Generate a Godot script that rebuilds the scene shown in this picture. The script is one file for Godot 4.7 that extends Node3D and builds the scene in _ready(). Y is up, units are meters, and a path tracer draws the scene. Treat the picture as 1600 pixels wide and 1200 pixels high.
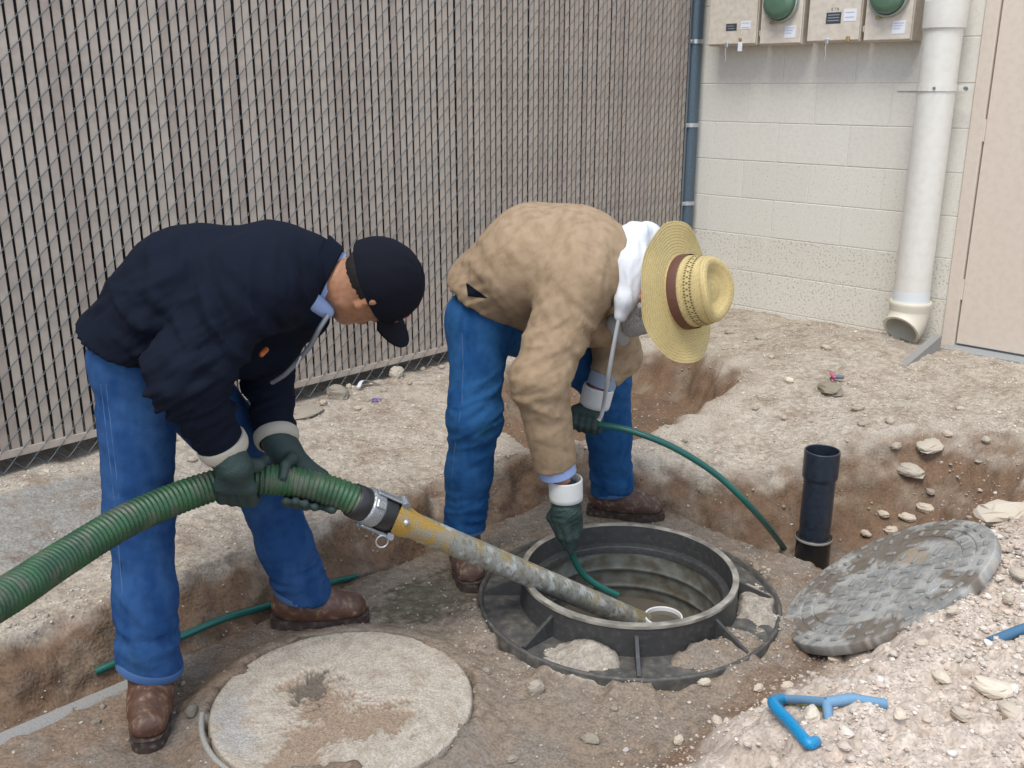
extends Node3D
# A pit dug between a slatted chain link fence and a block wall; two men pump out an open manhole. World: +x runs along the fence towards the wall, -z towards the fence, metres.

const FENCE_Z := -3.35
const WALL_X := 4.85
const FLOOR_Y := -0.26
const MANHOLE := Vector3(2.13, -0.25, -1.63)
const DISC := Vector3(1.19, -0.23, -1.79)

var rng := RandomNumberGenerator.new()
var noise_a := FastNoiseLite.new()
var noise_b := FastNoiseLite.new()
var noise_c := FastNoiseLite.new()
var noise_d := FastNoiseLite.new()
var noise_e := FastNoiseLite.new()
var used := {}
var mats := {}

# ------------------------------------------------------------------ naming
func numbered(called: String) -> String:
	if not used.has(called):
		used[called] = 0
		return called
	used[called] += 1
	return "%s_%03d" % [called, used[called]]

func thing(called: String, label: String, category: String, at: Vector3, group := "") -> Node3D:
	var o := Node3D.new()
	o.name = numbered(called)
	add_child(o)
	o.position = at
	o.set_meta("label", label)
	o.set_meta("category", category)
	if group != "":
		o.set_meta("group", group)
	return o

func part(called: String, mesh: Mesh, mat: Material, parent: Node, at := Vector3.ZERO) -> MeshInstance3D:
	var o := MeshInstance3D.new()
	o.name = called
	o.mesh = mesh
	o.material_override = mat
	o.position = at
	parent.add_child(o, true)
	return o

func solo(called: String, mesh: Mesh, mat: Material, label: String, category: String, at: Vector3, group := "") -> MeshInstance3D:
	var o := MeshInstance3D.new()
	o.name = numbered(called)
	o.mesh = mesh
	o.material_override = mat
	add_child(o)
	o.position = at
	o.set_meta("label", label)
	o.set_meta("category", category)
	if group != "":
		o.set_meta("group", group)
	return o

func structure(called: String, mesh: Mesh, mat: Material, at := Vector3.ZERO) -> MeshInstance3D:
	var o := part(numbered(called), mesh, mat, self, at)
	o.set_meta("kind", "structure")
	return o

# ------------------------------------------------------------------ mesh builder
class MB:
	var v := PackedVector3Array()
	var n := PackedVector3Array()
	var c := PackedColorArray()
	var uv := PackedVector2Array()
	var ix := PackedInt32Array()
	var col := Color(1, 1, 1)

	func vert(p: Vector3, nn: Vector3, t := Vector2.ZERO) -> int:
		v.append(p); n.append(nn); c.append(col); uv.append(t)
		return v.size() - 1

	func tri(a: int, b: int, d: int) -> void:
		# clockwise seen from the side the normals point to
		var g := (v[b] - v[a]).cross(v[d] - v[a])
		if g.dot(n[a] + n[b] + n[d]) > 0.0:
			ix.append_array([a, d, b])
		else:
			ix.append_array([a, b, d])

	func quad(a: Vector3, b: Vector3, d: Vector3, e: Vector3, nn: Vector3) -> void:
		var i := vert(a, nn, Vector2(0, 0)); vert(b, nn, Vector2(1, 0)); vert(d, nn, Vector2(1, 1)); vert(e, nn, Vector2(0, 1))
		tri(i, i + 1, i + 2); tri(i, i + 2, i + 3)

	func poly(pts: Array, nn: Vector3) -> void:
		var i := v.size()
		for p in pts: vert(p, nn)
		for k in range(1, pts.size() - 1): tri(i, i + k, i + k + 1)

	# box with chamfered edges, in the frame xf
	func box(xf: Transform3D, s: Vector3, bev := 0.0) -> void:
		var h := s * 0.5
		var ax := [Vector3.RIGHT, Vector3.UP, Vector3.BACK]
		if bev <= 0.0:
			for i in 3:
				for sg in [-1.0, 1.0]:
					var a: Vector3 = ax[i] * h[i] * sg
					var b: Vector3 = ax[(i + 1) % 3] * h[(i + 1) % 3]
					var d: Vector3 = ax[(i + 2) % 3] * h[(i + 2) % 3]
					quad(xf * (a - b - d), xf * (a + b - d), xf * (a + b + d), xf * (a - b + d), (xf.basis * (ax[i] * sg)).normalized())
			return
		var hi := h - Vector3.ONE * bev
		for i in 3:
			var j := (i + 1) % 3
			var k := (i + 2) % 3
			for sg in [-1.0, 1.0]:
				var a: Vector3 = ax[i] * h[i] * sg
				var b: Vector3 = ax[j] * hi[j]
				var d: Vector3 = ax[k] * hi[k]
				quad(xf * (a - b - d), xf * (a + b - d), xf * (a + b + d), xf * (a - b + d), (xf.basis * (ax[i] * sg)).normalized())
			for sj in [-1.0, 1.0]:
				for sk in [-1.0, 1.0]:
					var p: Vector3 = ax[j] * h[j] * sj + ax[k] * hi[k] * sk
					var q: Vector3 = ax[j] * hi[j] * sj + ax[k] * h[k] * sk
					var e: Vector3 = ax[i] * hi[i]
					quad(xf * (p - e), xf * (p + e), xf * (q + e), xf * (q - e), (xf.basis * (ax[j] * sj + ax[k] * sk)).normalized())
		for sx in [-1.0, 1.0]:
			for sy in [-1.0, 1.0]:
				for sz in [-1.0, 1.0]:
					poly([xf * Vector3(h.x * sx, hi.y * sy, hi.z * sz), xf * Vector3(hi.x * sx, h.y * sy, hi.z * sz), xf * Vector3(hi.x * sx, hi.y * sy, h.z * sz)], (xf.basis * Vector3(sx, sy, sz)).normalized())

	# tube along points with a radius for each
	func tube(pts: Array, rad: Array, sides := 12, caps := true) -> void:
		var m := pts.size()
		var up := Vector3.UP
		var t0: Vector3 = (pts[1] - pts[0]).normalized()
		if absf(t0.dot(up)) > 0.9: up = Vector3.RIGHT
		var s := t0.cross(up).normalized()
		var first := v.size()
		var run := 0.0
		for i in m:
			var t: Vector3 = ((pts[mini(i + 1, m - 1)] - pts[maxi(i - 1, 0)]) as Vector3).normalized()
			s = (s - t * s.dot(t)).normalized()
			var b := t.cross(s)
			if i > 0: run += (pts[i] as Vector3).distance_to(pts[i - 1])
			var slope := 0.0
			var dl: float = (pts[mini(i + 1, m - 1)] as Vector3).distance_to(pts[maxi(i - 1, 0)])
			if dl > 1e-6: slope = (rad[mini(i + 1, m - 1)] - rad[maxi(i - 1, 0)]) / dl
			for k in sides + 1:
				var a := TAU * k / sides
				var o := s * cos(a) + b * sin(a)
				vert(pts[i] + o * rad[i], (o - t * clampf(slope, -2.0, 2.0)).normalized(), Vector2(float(k) / sides, run))
		for i in m - 1:
			for k in sides:
				var a := first + i * (sides + 1) + k
				tri(a, a + 1, a + sides + 2); tri(a, a + sides + 2, a + sides + 1)
		if caps:
			for e in [0, m - 1]:
				var t: Vector3 = (pts[1] - pts[0]).normalized() * -1.0 if e == 0 else (pts[m - 1] - pts[m - 2]).normalized()
				var cc := vert(pts[e], t)
				var f0 := v.size()
				for k in sides + 1: vert(v[first + e * (sides + 1) + k], t)
				for k in sides: tri(cc, f0 + k, f0 + k + 1)

	# profile of (radius, height) turned about the y axis of xf; a break in smoothness where a point is given twice
	func lathe(xf: Transform3D, prof: Array, segs := 32, a0 := 0.0, a1 := TAU, wob = null) -> void:
		var m := prof.size()
		var first := v.size()
		for i in m:
			var p: Vector2 = prof[i]
			var before: Vector2 = prof[i - 1] if i > 0 else p
			var after: Vector2 = prof[i + 1] if i < m - 1 else p
			if i > 0 and before.distance_to(p) < 1e-6: before = p
			if i < m - 1 and after.distance_to(p) < 1e-6: after = p
			var t := (after - before)
			if t.length() < 1e-7: t = Vector2(0, 1)
			t = t.normalized()
			for k in segs + 1:
				var a := a0 + (a1 - a0) * k / segs
				var q := Vector3(cos(a) * p.x, p.y, sin(a) * p.x)
				if wob != null: q = wob.call(q, a, p)
				var nn := Vector3(cos(a) * t.y, -t.x, sin(a) * t.y)
				vert(xf * q, (xf.basis * nn).normalized(), Vector2(float(k) / segs, float(i) / m))
		for i in m - 1:
			if (prof[i] as Vector2).distance_to(prof[i + 1]) < 1e-6: continue
			for k in segs:
				var a := first + i * (segs + 1) + k
				tri(a, a + 1, a + segs + 2); tri(a, a + segs + 2, a + segs + 1)

	func renormal() -> void:
		var acc := PackedVector3Array()
		acc.resize(v.size())
		for i in range(0, ix.size(), 3):
			var g := (v[ix[i + 2]] - v[ix[i]]).cross(v[ix[i + 1]] - v[ix[i]])
			for j in 3: acc[ix[i + j]] += g
		for i in v.size():
			if acc[i].length() > 1e-14: n[i] = acc[i].normalized()

	func done() -> ArrayMesh:
		var arr := []
		arr.resize(Mesh.ARRAY_MAX)
		arr[Mesh.ARRAY_VERTEX] = v
		arr[Mesh.ARRAY_NORMAL] = n
		arr[Mesh.ARRAY_COLOR] = c
		arr[Mesh.ARRAY_TEX_UV] = uv
		arr[Mesh.ARRAY_INDEX] = ix
		var m := ArrayMesh.new()
		m.add_surface_from_arrays(Mesh.PRIMITIVE_TRIANGLES, arr)
		return m

func xf_at(p: Vector3) -> Transform3D:
	return Transform3D(Basis(), p)

func box_mesh(s: Vector3, bev := 0.0, at := Vector3.ZERO) -> ArrayMesh:
	var m := MB.new()
	m.box(xf_at(at), s, bev)
	return m.done()

func tube_mesh(pts: Array, r, sides := 12) -> ArrayMesh:
	var m := MB.new()
	var rad := []
	for i in pts.size(): rad.append(r[i] if r is Array else r)
	m.tube(pts, rad, sides)
	return m.done()

func smooth_path(pts: Array, per := 8) -> Array:
	var out := []
	for i in pts.size() - 1:
		var p0: Vector3 = pts[maxi(i - 1, 0)]
		var p1: Vector3 = pts[i]
		var p2: Vector3 = pts[i + 1]
		var p3: Vector3 = pts[mini(i + 2, pts.size() - 1)]
		for k in per:
			out.append(p1.cubic_interpolate(p2, p0, p3, float(k) / per))
	out.append(pts[-1])
	return out

# ------------------------------------------------------------------ distance fields for bodies and clothes
class Field:
	var o: Vector3
	var c: float
	var nx: int
	var ny: int
	var nz: int
	var d := PackedFloat32Array()

	func _init(lo: Vector3, hi: Vector3, cell: float) -> void:
		o = lo
		c = cell
		nx = int((hi.x - lo.x) / cell) + 2
		ny = int((hi.y - lo.y) / cell) + 2
		nz = int((hi.z - lo.z) / cell) + 2
		d.resize(nx * ny * nz)
		d.fill(1.0)

	# tapered capsule, wider along «side» by «ratio», joined with blend k
	func cap(a: Vector3, b: Vector3, ra: float, rb: float, k := 0.02, side := Vector3.ZERO, ratio := 1.0) -> void:
		var ext := maxf(ra, rb) * maxf(ratio, 1.0) + k + c * 2.0
		var i0 := clampi(int((minf(a.x, b.x) - ext - o.x) / c), 0, nx - 1)
		var i1 := clampi(int((maxf(a.x, b.x) + ext - o.x) / c) + 1, 0, nx - 1)
		var j0 := clampi(int((minf(a.y, b.y) - ext - o.y) / c), 0, ny - 1)
		var j1 := clampi(int((maxf(a.y, b.y) + ext - o.y) / c) + 1, 0, ny - 1)
		var k0 := clampi(int((minf(a.z, b.z) - ext - o.z) / c), 0, nz - 1)
		var k1 := clampi(int((maxf(a.z, b.z) + ext - o.z) / c) + 1, 0, nz - 1)
		var ba := b - a
		var l2 := maxf(ba.length_squared(), 1e-9)
		var squeeze := 1.0 - 1.0 / ratio
		var lim := maxf(k, c * 3.0)
		for kk in range(k0, k1 + 1):
			for jj in range(j0, j1 + 1):
				var at := (kk * ny + jj) * nx
				for ii in range(i0, i1 + 1):
					var pa := Vector3(o.x + ii * c, o.y + jj * c, o.z + kk * c) - a
					var t := clampf(pa.dot(ba) / l2, 0.0, 1.0)
					var q := pa - ba * t
					if squeeze != 0.0: q -= side * (q.dot(side) * squeeze)
					var e := q.length() - ra - (rb - ra) * t
					var was := d[at + ii]
					if e - was > k: continue
					var h := maxf(k - absf(e - was), 0.0) / k
					d[at + ii] = minf(e, was) - h * h * k * 0.25

	func ball(p: Vector3, r: float, k := 0.02) -> void:
		cap(p, p + Vector3(0, 1e-4, 0), r, r, k)

	# ellipsoid with the axes of bas and radii r
	func ell(p: Vector3, bas: Basis, r: Vector3, k := 0.02, minus := false) -> void:
		var ext := maxf(r.x, maxf(r.y, r.z)) + k + c * 2.0
		var i0 := clampi(int((p.x - ext - o.x) / c), 0, nx - 1)
		var i1 := clampi(int((p.x + ext - o.x) / c) + 1, 0, nx - 1)
		var j0 := clampi(int((p.y - ext - o.y) / c), 0, ny - 1)
		var j1 := clampi(int((p.y + ext - o.y) / c) + 1, 0, ny - 1)
		var k0 := clampi(int((p.z - ext - o.z) / c), 0, nz - 1)
		var k1 := clampi(int((p.z + ext - o.z) / c) + 1, 0, nz - 1)
		var inv := bas.transposed()
		var rm := minf(r.x, minf(r.y, r.z))
		for kk in range(k0, k1 + 1):
			for jj in range(j0, j1 + 1):
				var at := (kk * ny + jj) * nx
				for ii in range(i0, i1 + 1):
					var q: Vector3 = inv * (Vector3(o.x + ii * c, o.y + jj * c, o.z + kk * c) - p) / r
					var l := q.length()
					var e := (l - 1.0) * maxf(rm, l * rm * 0.999)
					var was := d[at + ii]
					if minus:
						e = -e
						var hm := maxf(k - absf(e - was), 0.0) / k
						d[at + ii] = maxf(e, was) + hm * hm * k * 0.25
					else:
						var h := maxf(k - absf(e - was), 0.0) / k
						d[at + ii] = minf(e, was) - h * h * k * 0.25

	# drop what lies on the side of p that n points to, within reach of p
	func cut(p: Vector3, n: Vector3, reach := 9.0) -> void:
		n = n.normalized()
		for kk in nz:
			for jj in ny:
				var at := (kk * ny + jj) * nx
				for ii in nx:
					var was := d[at + ii]
					if was > c * 4.0: continue
					var q := Vector3(o.x + ii * c, o.y + jj * c, o.z + kk * c) - p
					if q.length_squared() > reach * reach: continue
					d[at + ii] = maxf(was, q.dot(n))

	# surface nets, added to mb; positions relative to «origin»
	func net(mb: MB, origin: Vector3, bend = null) -> void:
		var ids := {}
		var first := mb.v.size()
		var off := [0, 1, nx, nx + 1, nx * ny, nx * ny + 1, nx * ny + nx, nx * ny + nx + 1]
		var cx := [0, 1, 0, 1, 0, 1, 0, 1]
		var cy := [0, 0, 1, 1, 0, 0, 1, 1]
		var cz := [0, 0, 0, 0, 1, 1, 1, 1]
		var edges := [0, 1, 0, 2, 0, 4, 1, 3, 1, 5, 2, 3, 2, 6, 3, 7, 4, 5, 4, 6, 5, 7, 6, 7]
		var far := c * 3.5
		for kk in nz - 1:
			for jj in ny - 1:
				var row := (kk * ny + jj) * nx
				for ii in nx - 1:
					var at := row + ii
					if absf(d[at]) > far: continue
					var inside := 0
					for m in 8:
						if d[at + off[m]] < 0.0: inside += 1
					if inside == 0 or inside == 8: continue
					var s := Vector3.ZERO
					var cnt := 0
					for e in 12:
						var a: int = edges[e * 2]
						var b: int = edges[e * 2 + 1]
						var da := d[at + off[a]]
						var db := d[at + off[b]]
						if (da < 0.0) == (db < 0.0): continue
						var t := da / (da - db)
						s += Vector3(cx[a] + (cx[b] - cx[a]) * t, cy[a] + (cy[b] - cy[a]) * t, cz[a] + (cz[b] - cz[a]) * t)
						cnt += 1
					var p := o + (Vector3(ii, jj, kk) + s / cnt) * c
					var g := Vector3(d[at + 1] - d[at], d[at + nx] - d[at], d[at + nx * ny] - d[at])
					g += Vector3(d[at + off[7]] - d[at + off[6]], d[at + off[7]] - d[at + off[5]], d[at + off[7]] - d[at + off[3]])
					ids[at] = mb.vert(p - origin, g.normalized())
		for at: int in ids:
			var ii := at % nx
			var jj := (at / nx) % ny
			var kk := at / (nx * ny)
			var s0 := d[at] < 0.0
			if jj > 0 and kk > 0 and (d[at + 1] < 0.0) != s0:
				_quad(mb, ids, at, at - nx, at - nx - nx * ny, at - nx * ny)
			if ii > 0 and kk > 0 and (d[at + nx] < 0.0) != s0:
				_quad(mb, ids, at, at - 1, at - 1 - nx * ny, at - nx * ny)
			if ii > 0 and jj > 0 and (d[at + nx * ny] < 0.0) != s0:
				_quad(mb, ids, at, at - 1, at - 1 - nx, at - nx)
		if bend != null:
			for i in range(first, mb.v.size()):
				mb.v[i] += mb.n[i] * bend.call(mb.v[i] + origin, mb.n[i])
		mb.renormal()

	func _quad(mb: MB, ids: Dictionary, a: int, b: int, e: int, f: int) -> void:
		if not (ids.has(b) and ids.has(e) and ids.has(f)): return
		mb.tri(ids[a], ids[b], ids[e])
		mb.tri(ids[a], ids[e], ids[f])

# ------------------------------------------------------------------ materials
func noise_tex(freq: float, ramp: Array, size := 512, kind := FastNoiseLite.TYPE_SIMPLEX_SMOOTH, octaves := 4, sd := 1, as_normal := 0.0) -> NoiseTexture2D:
	var t := NoiseTexture2D.new()
	var f := FastNoiseLite.new()
	f.noise_type = kind
	f.frequency = freq
	f.fractal_octaves = octaves
	f.seed = sd
	if kind == FastNoiseLite.TYPE_CELLULAR: f.fractal_type = FastNoiseLite.FRACTAL_NONE
	t.noise = f
	t.width = size
	t.height = size
	t.seamless = true
	if as_normal > 0.0:
		t.as_normal_map = true
		t.bump_strength = as_normal
	elif ramp.size() > 0:
		var g := Gradient.new()
		var offs := PackedFloat32Array()
		var cols := PackedColorArray()
		for r in ramp:
			offs.append(r[0])
			cols.append(r[1])
		g.offsets = offs
		g.colors = cols
		t.color_ramp = g
	return t

func grey(v: float) -> Color:
	return Color(v, v, v)

func mat(called: String, col: Color, rough: float, metal := 0.0, tex: Texture2D = null, scale := 1.0, bump: Texture2D = null, bump_cm := 0.0, vertex := false, world := false) -> StandardMaterial3D:
	var m := StandardMaterial3D.new()
	m.resource_name = called
	m.albedo_color = col
	m.roughness = rough
	m.metallic = metal
	m.vertex_color_use_as_albedo = vertex
	if tex or bump:
		m.uv1_triplanar = true
		m.uv1_world_triplanar = world
		m.uv1_scale = Vector3.ONE * scale
		m.uv1_triplanar_sharpness = 4.0
	if tex: m.albedo_texture = tex
	if bump:
		m.heightmap_enabled = true
		m.heightmap_texture = bump
		m.heightmap_scale = bump_cm
	mats[called] = m
	return m

func lin(r: float, g: float, b: float) -> Color:
	return Color(r, g, b).linear_to_srgb()

# ------------------------------------------------------------------ the ground
var pit := PackedVector2Array([Vector2(-6, -2.345), Vector2(2.5, -2.345), Vector2(2.64, -2.28), Vector2(2.66, -2.1), Vector2(2.74, -1.93), Vector2(2.85, -1.74), Vector2(3.0, -1.6), Vector2(3.22, -1.5), Vector2(3.2, -1.3), Vector2(2.82, -1.32), Vector2(2.27, -1.1), Vector2(2.14, -1.05), Vector2(1.8, -1.12), Vector2(1.54, -1.12), Vector2(1.3, -0.95), Vector2(0.9, -1.3), Vector2(0.35, -1.75), Vector2(-6, -1.75)])
var side_dig := PackedVector2Array([Vector2(2.75, -2.62), Vector2(3.05, -2.4), Vector2(3.35, -2.36), Vector2(3.62, -2.42), Vector2(3.72, -2.62), Vector2(3.7, -2.86), Vector2(3.3, -2.98), Vector2(2.85, -2.9)])

func poly_dist(p: Vector2, q: PackedVector2Array) -> float:
	var best := 1e9
	var inside := false
	var j := q.size() - 1
	for i in q.size():
		var a := q[i]
		var e := q[j] - a
		var w := p - a
		var b := w - e * clampf(w.dot(e) / e.length_squared(), 0.0, 1.0)
		best = minf(best, b.length_squared())
		if (a.y > p.y) != (q[j].y > p.y) and p.x < e.x * (p.y - a.y) / e.y + a.x: inside = not inside
		j = i
	return -sqrt(best) if inside else sqrt(best)

var pit_d := 0.0
var dig_d := 0.0
var wall_t := 0.0

func ground_y(x: float, z: float) -> float:
	var far := x < -1.5 or x > 4.9 or z < -3.4 or z > 0.2
	var n1 := noise_a.get_noise_2d(x * 100.0, z * 100.0)
	var n2 := noise_b.get_noise_2d(x * 100.0, z * 100.0)
	var n3 := noise_c.get_noise_2d(x * 100.0, z * 100.0)
	var p := Vector2(x, z)
	var top := -0.09 * smoothstep(-3.15, -2.45, z) * (1.0 - smoothstep(-2.35, -1.9, z)) * (1.0 - smoothstep(2.5, 3.3, x))
	top -= 0.15 * exp(-(Vector2((x - 2.98) / 0.55, (z + 1.82) / 0.42)).length_squared())
	top += 0.012 * smoothstep(4.4, 4.8, x)
	top += 0.05 * exp(-(Vector2((x - 3.0) / 0.5, (z + 0.55) / 0.35)).length_squared())
	top += 0.05 * exp(-(Vector2((x - 3.35) / 0.35, (z + 1.1) / 0.3)).length_squared())
	top += 0.055 * exp(-(Vector2((x - 4.5) / 0.28, (z + 2.15) / 0.4)).length_squared())
	top += 0.03 * exp(-(Vector2((x - 4.0) / 0.4, (z + 2.2) / 0.3)).length_squared())
	top += n1 * 0.014
	if far:
		pit_d = 1.0; dig_d = 1.0; wall_t = 1.0
		if x < -1.5 and z > -2.6 and z < -1.5: pit_d = poly_dist(p, pit)
		else: return top
	else:
		pit_d = poly_dist(p, pit) + n1 * 0.045
		dig_d = poly_dist(p, side_dig) + n1 * 0.05
	var near := smoothstep(-1.62, -1.3, z)
	var steep := lerpf(1.7, 0.72, near)
	if x > 2.6: steep = lerpf(1.35, 0.72, near)
	var fl := FLOOR_Y
	fl -= 0.14 * smoothstep(2.74, 2.80, x + n1 * 0.02)
	fl -= 0.035 * smoothstep(-2.31, -2.35, z + n1 * 0.01)
	# dirt drawn up round the flange and the old lid, and left lying on parts of them
	var dm := Vector2(x - MANHOLE.x, z - MANHOLE.z)
	var rm := dm.length()
	if rm < 0.62:
		var am := atan2(dm.y, dm.x)
		var heap := 0.0
		heap = maxf(heap, 1.0 - absf(angle_difference(am, 2.8)) / 0.42)
		heap = maxf(heap, 1.0 - absf(angle_difference(am, 1.7)) / 0.7)
		heap = maxf(heap, 1.0 - absf(angle_difference(am, 0.9)) / 0.5)
		heap = maxf(heap, 1.3 - absf(angle_difference(am, -0.75)) / 0.95)
		heap = smoothstep(0.0, 0.75, heap + n2 * 0.15)
		var on := lerpf(-0.216, -0.24, smoothstep(0.33, 0.46, rm)) + n1 * 0.012 + n2 * 0.006
		fl += 0.03 * smoothstep(0.6, 0.46, rm) * smoothstep(-0.12, 0.12, noise_a.get_noise_2d(cos(am) * 45.0, sin(am) * 45.0 + 80.0))
		var ring := smoothstep(0.465, 0.44, rm + n1 * 0.02 + n2 * 0.01)
		fl = lerpf(fl, lerpf(-0.285, on, heap), ring)
		if rm < 0.335: fl = minf(fl, -0.25)
	var dd := Vector2(x - DISC.x, z - DISC.z)
	if dd.length() < 0.45:
		var ad := atan2(dd.y, dd.x)
		var cover := clampf(1.0 - absf(angle_difference(ad, 2.35)) / 0.5, 0.0, 1.0)
		var in_lid := lerpf(-0.29, -0.214, smoothstep(0.0, 0.5, cover) * smoothstep(0.16, 0.25, dd.length() + n1 * 0.05))
		fl = lerpf(lerpf(fl, -0.224, smoothstep(0.44, 0.335, dd.length())), in_lid, smoothstep(0.338, 0.322, dd.length() + absf(n1) * 0.05 + n2 * 0.012))
	wall_t = clampf(pit_d * steep / maxf(top - fl, 0.02), 0.0, 1.0)
	var soft := wall_t + (smoothstep(0.0, 1.0, wall_t) - wall_t) * 0.6
	var y := lerpf(fl, top, soft)
	if dig_d < 0.4 and pit_d > 0.0:
		var td := smoothstep(0.0, 1.0, clampf(dig_d * 0.85 / 0.2, 0.0, 1.0))
		y = minf(y, lerpf(-0.21 + n1 * 0.02, top, td))
		if td < wall_t: wall_t = minf(wall_t, td)
	# clods and small relief; smoother on the trodden floor
	var rubble := smoothstep(-1.35, -1.0, z) * smoothstep(0.1, 0.6, wall_t)
	var calm := 1.0 - 0.85 * sin(wall_t * PI) * (1.0 - near)
	y += (n2 * lerpf(0.007, 0.026, rubble) + n3 * lerpf(0.002, 0.008, rubble)) * calm
	return y

func ground_color(x: float, z: float, y := 0.0) -> Color:
	# call after ground_y at the same place
	var n1 := noise_d.get_noise_3d(x * 60.0 + 700.0, y * 80.0, z * 60.0)
	var n2 := noise_e.get_noise_3d(x * 110.0 + 300.0, y * 110.0, z * 110.0)
	if wall_t < 0.999 and wall_t > 0.001: n2 *= 0.35
	if dig_d < 0.3: n2 *= 0.3
	var tan_ := Color(0.415, 0.355, 0.285)
	var pale := Color(0.58, 0.485, 0.40)
	var brown := Color(0.165, 0.112, 0.077)
	var red := Color(0.215, 0.138, 0.09)
	var flr := Color(0.25, 0.185, 0.135)
	var mud := Color(0.255, 0.215, 0.175)
	var strip := Color(0.285, 0.275, 0.255)
	var c := tan_.lerp(Color(0.47, 0.41, 0.335), clampf(n1 * 1.2 + 0.3, 0.0, 1.0))
	# strip of old paving along the fence
	var s := smoothstep(-3.22, -3.14, z + n2 * 0.03) * (1.0 - smoothstep(-2.78, -2.70, z + n1 * 0.07)) * (1.0 - smoothstep(1.15, 1.75, x + n1 * 0.3))
	c = c.lerp(strip, s * clampf(0.85 + n2 * 0.5, 0.0, 1.0))
	var heap := smoothstep(-1.42, -1.2, z + n1 * 0.06) * (1.0 - smoothstep(3.15, 3.4, x - (z + 1.0) * 0.5 + n1 * 0.1))
	c = c.lerp(pale.lerp(Color(0.55, 0.445, 0.36), clampf(n1 * 1.6 + 0.25, 0.0, 1.0)), heap)
	# freshly cut sides and spill along the rim
	var cutf := 1.0 - smoothstep(0.6, 1.04, wall_t + n1 * 0.25 + n2 * 0.08)
	var side := red.lerp(brown, clampf(n1 * 1.5 + 0.35, 0.0, 1.0)).lerp(Color(0.30, 0.228, 0.165), clampf(n1 * 1.2 + n2 * 0.4 + 0.1, 0.0, 1.0))
	if heap > 0.5: side = side.lerp(pale, smoothstep(0.08, 0.3, wall_t + n1 * 0.1) * 0.95)
	c = c.lerp(side, cutf)
	if pit_d < 0.0:
		var f := flr.lerp(mud, clampf(n1 * 1.8 + 0.4, 0.0, 1.0)).lerp(brown, clampf(n2 * 1.3 - 0.1, 0.0, 1.0))
		# slurry dried on the floor round the manhole, wet patches beside it
		var slur := smoothstep(0.95, 0.5, Vector2(x - 2.0, z + 1.85).length() + n1 * 0.3)
		f = f.lerp(Color(0.28, 0.228, 0.175), slur * 0.65)
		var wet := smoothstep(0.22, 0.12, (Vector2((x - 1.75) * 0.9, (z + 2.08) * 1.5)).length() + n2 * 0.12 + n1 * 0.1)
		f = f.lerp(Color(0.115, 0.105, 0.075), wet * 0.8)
		var gritty := Vector2(x - MANHOLE.x, z - MANHOLE.z)
		if gritty.length() < 0.46:
			var am := atan2(gritty.y, gritty.x)
			f = f.lerp(Color(0.44, 0.39, 0.325), 0.7 * clampf(2.4 - 5.0 * minf(absf(angle_difference(am, 2.78)), absf(angle_difference(am, 0.9))), 0.0, 1.0))
		if pit_d > -0.05: f = f.lerp(side, 0.5)
		c = f
	if dig_d < 0.0: c = red.lerp(brown, clampf(n1 * 1.2 + 0.5, 0.0, 1.0))
	var speck := clampf(n2 * 0.5, -0.2, 0.25)
	return Color(c.r * (1.0 + speck), c.g * (1.0 + speck), c.b * (1.0 + speck))

func make_ground() -> void:
	var xs := []
	var zs := []
	var x := -70.0
	while x < 70.0:
		xs.append(x)
		x += 8.0 if x < -14.0 else (1.2 if x < -2.0 else (0.05 if x < 0.3 else (0.009 if x < 2.5 else (0.007 if x < 3.3 else (0.0095 if x < 4.0 else (0.015 if x < 4.95 else (1.2 if x < 14.0 else 8.0)))))))
	var z := -70.0
	while z < 70.0:
		zs.append(z)
		z += 8.0 if z < -14.0 else (1.2 if z < -4.6 else (0.05 if z < -3.4 else (0.014 if z < -3.05 else (0.009 if z < -2.5 else (0.0042 if z < -2.34 else (0.009 if z < -0.3 else (0.05 if z < 0.3 else (1.2 if z < 14.0 else 8.0))))))))
	var mb := MB.new()
	var nx := xs.size()
	var nz := zs.size()
	for j in nz:
		for i in nx:
			var y := ground_y(xs[i], zs[j])
			mb.col = ground_color(xs[i], zs[j], y)
			mb.vert(Vector3(xs[i], y, zs[j]), Vector3.UP)
	for j in nz - 1:
		for i in nx - 1:
			var a := j * nx + i
			var cx: float = (xs[i] + xs[i + 1]) * 0.5 - MANHOLE.x
			var cz: float = (zs[j] + zs[j + 1]) * 0.5 - MANHOLE.z
			if cx * cx + cz * cz < 0.318 * 0.318: continue
			mb.ix.append_array([a, a + 1, a + nx + 1, a, a + nx + 1, a + nx])
	mb.renormal()
	# lumps standing out of the cut sides
	for i in mb.v.size():
		var nn := mb.n[i]
		if nn.y > 0.9: continue
		var p := mb.v[i] * 100.0
		var k := smoothstep(0.9, 0.6, nn.y)
		mb.v[i] += nn * k * (noise_a.get_noise_3dv(p * 1.6) * 0.022 + noise_b.get_noise_3dv(p) * 0.010)
	mb.renormal()
	structure("ground", mb.done(), mats.dirt)

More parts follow.
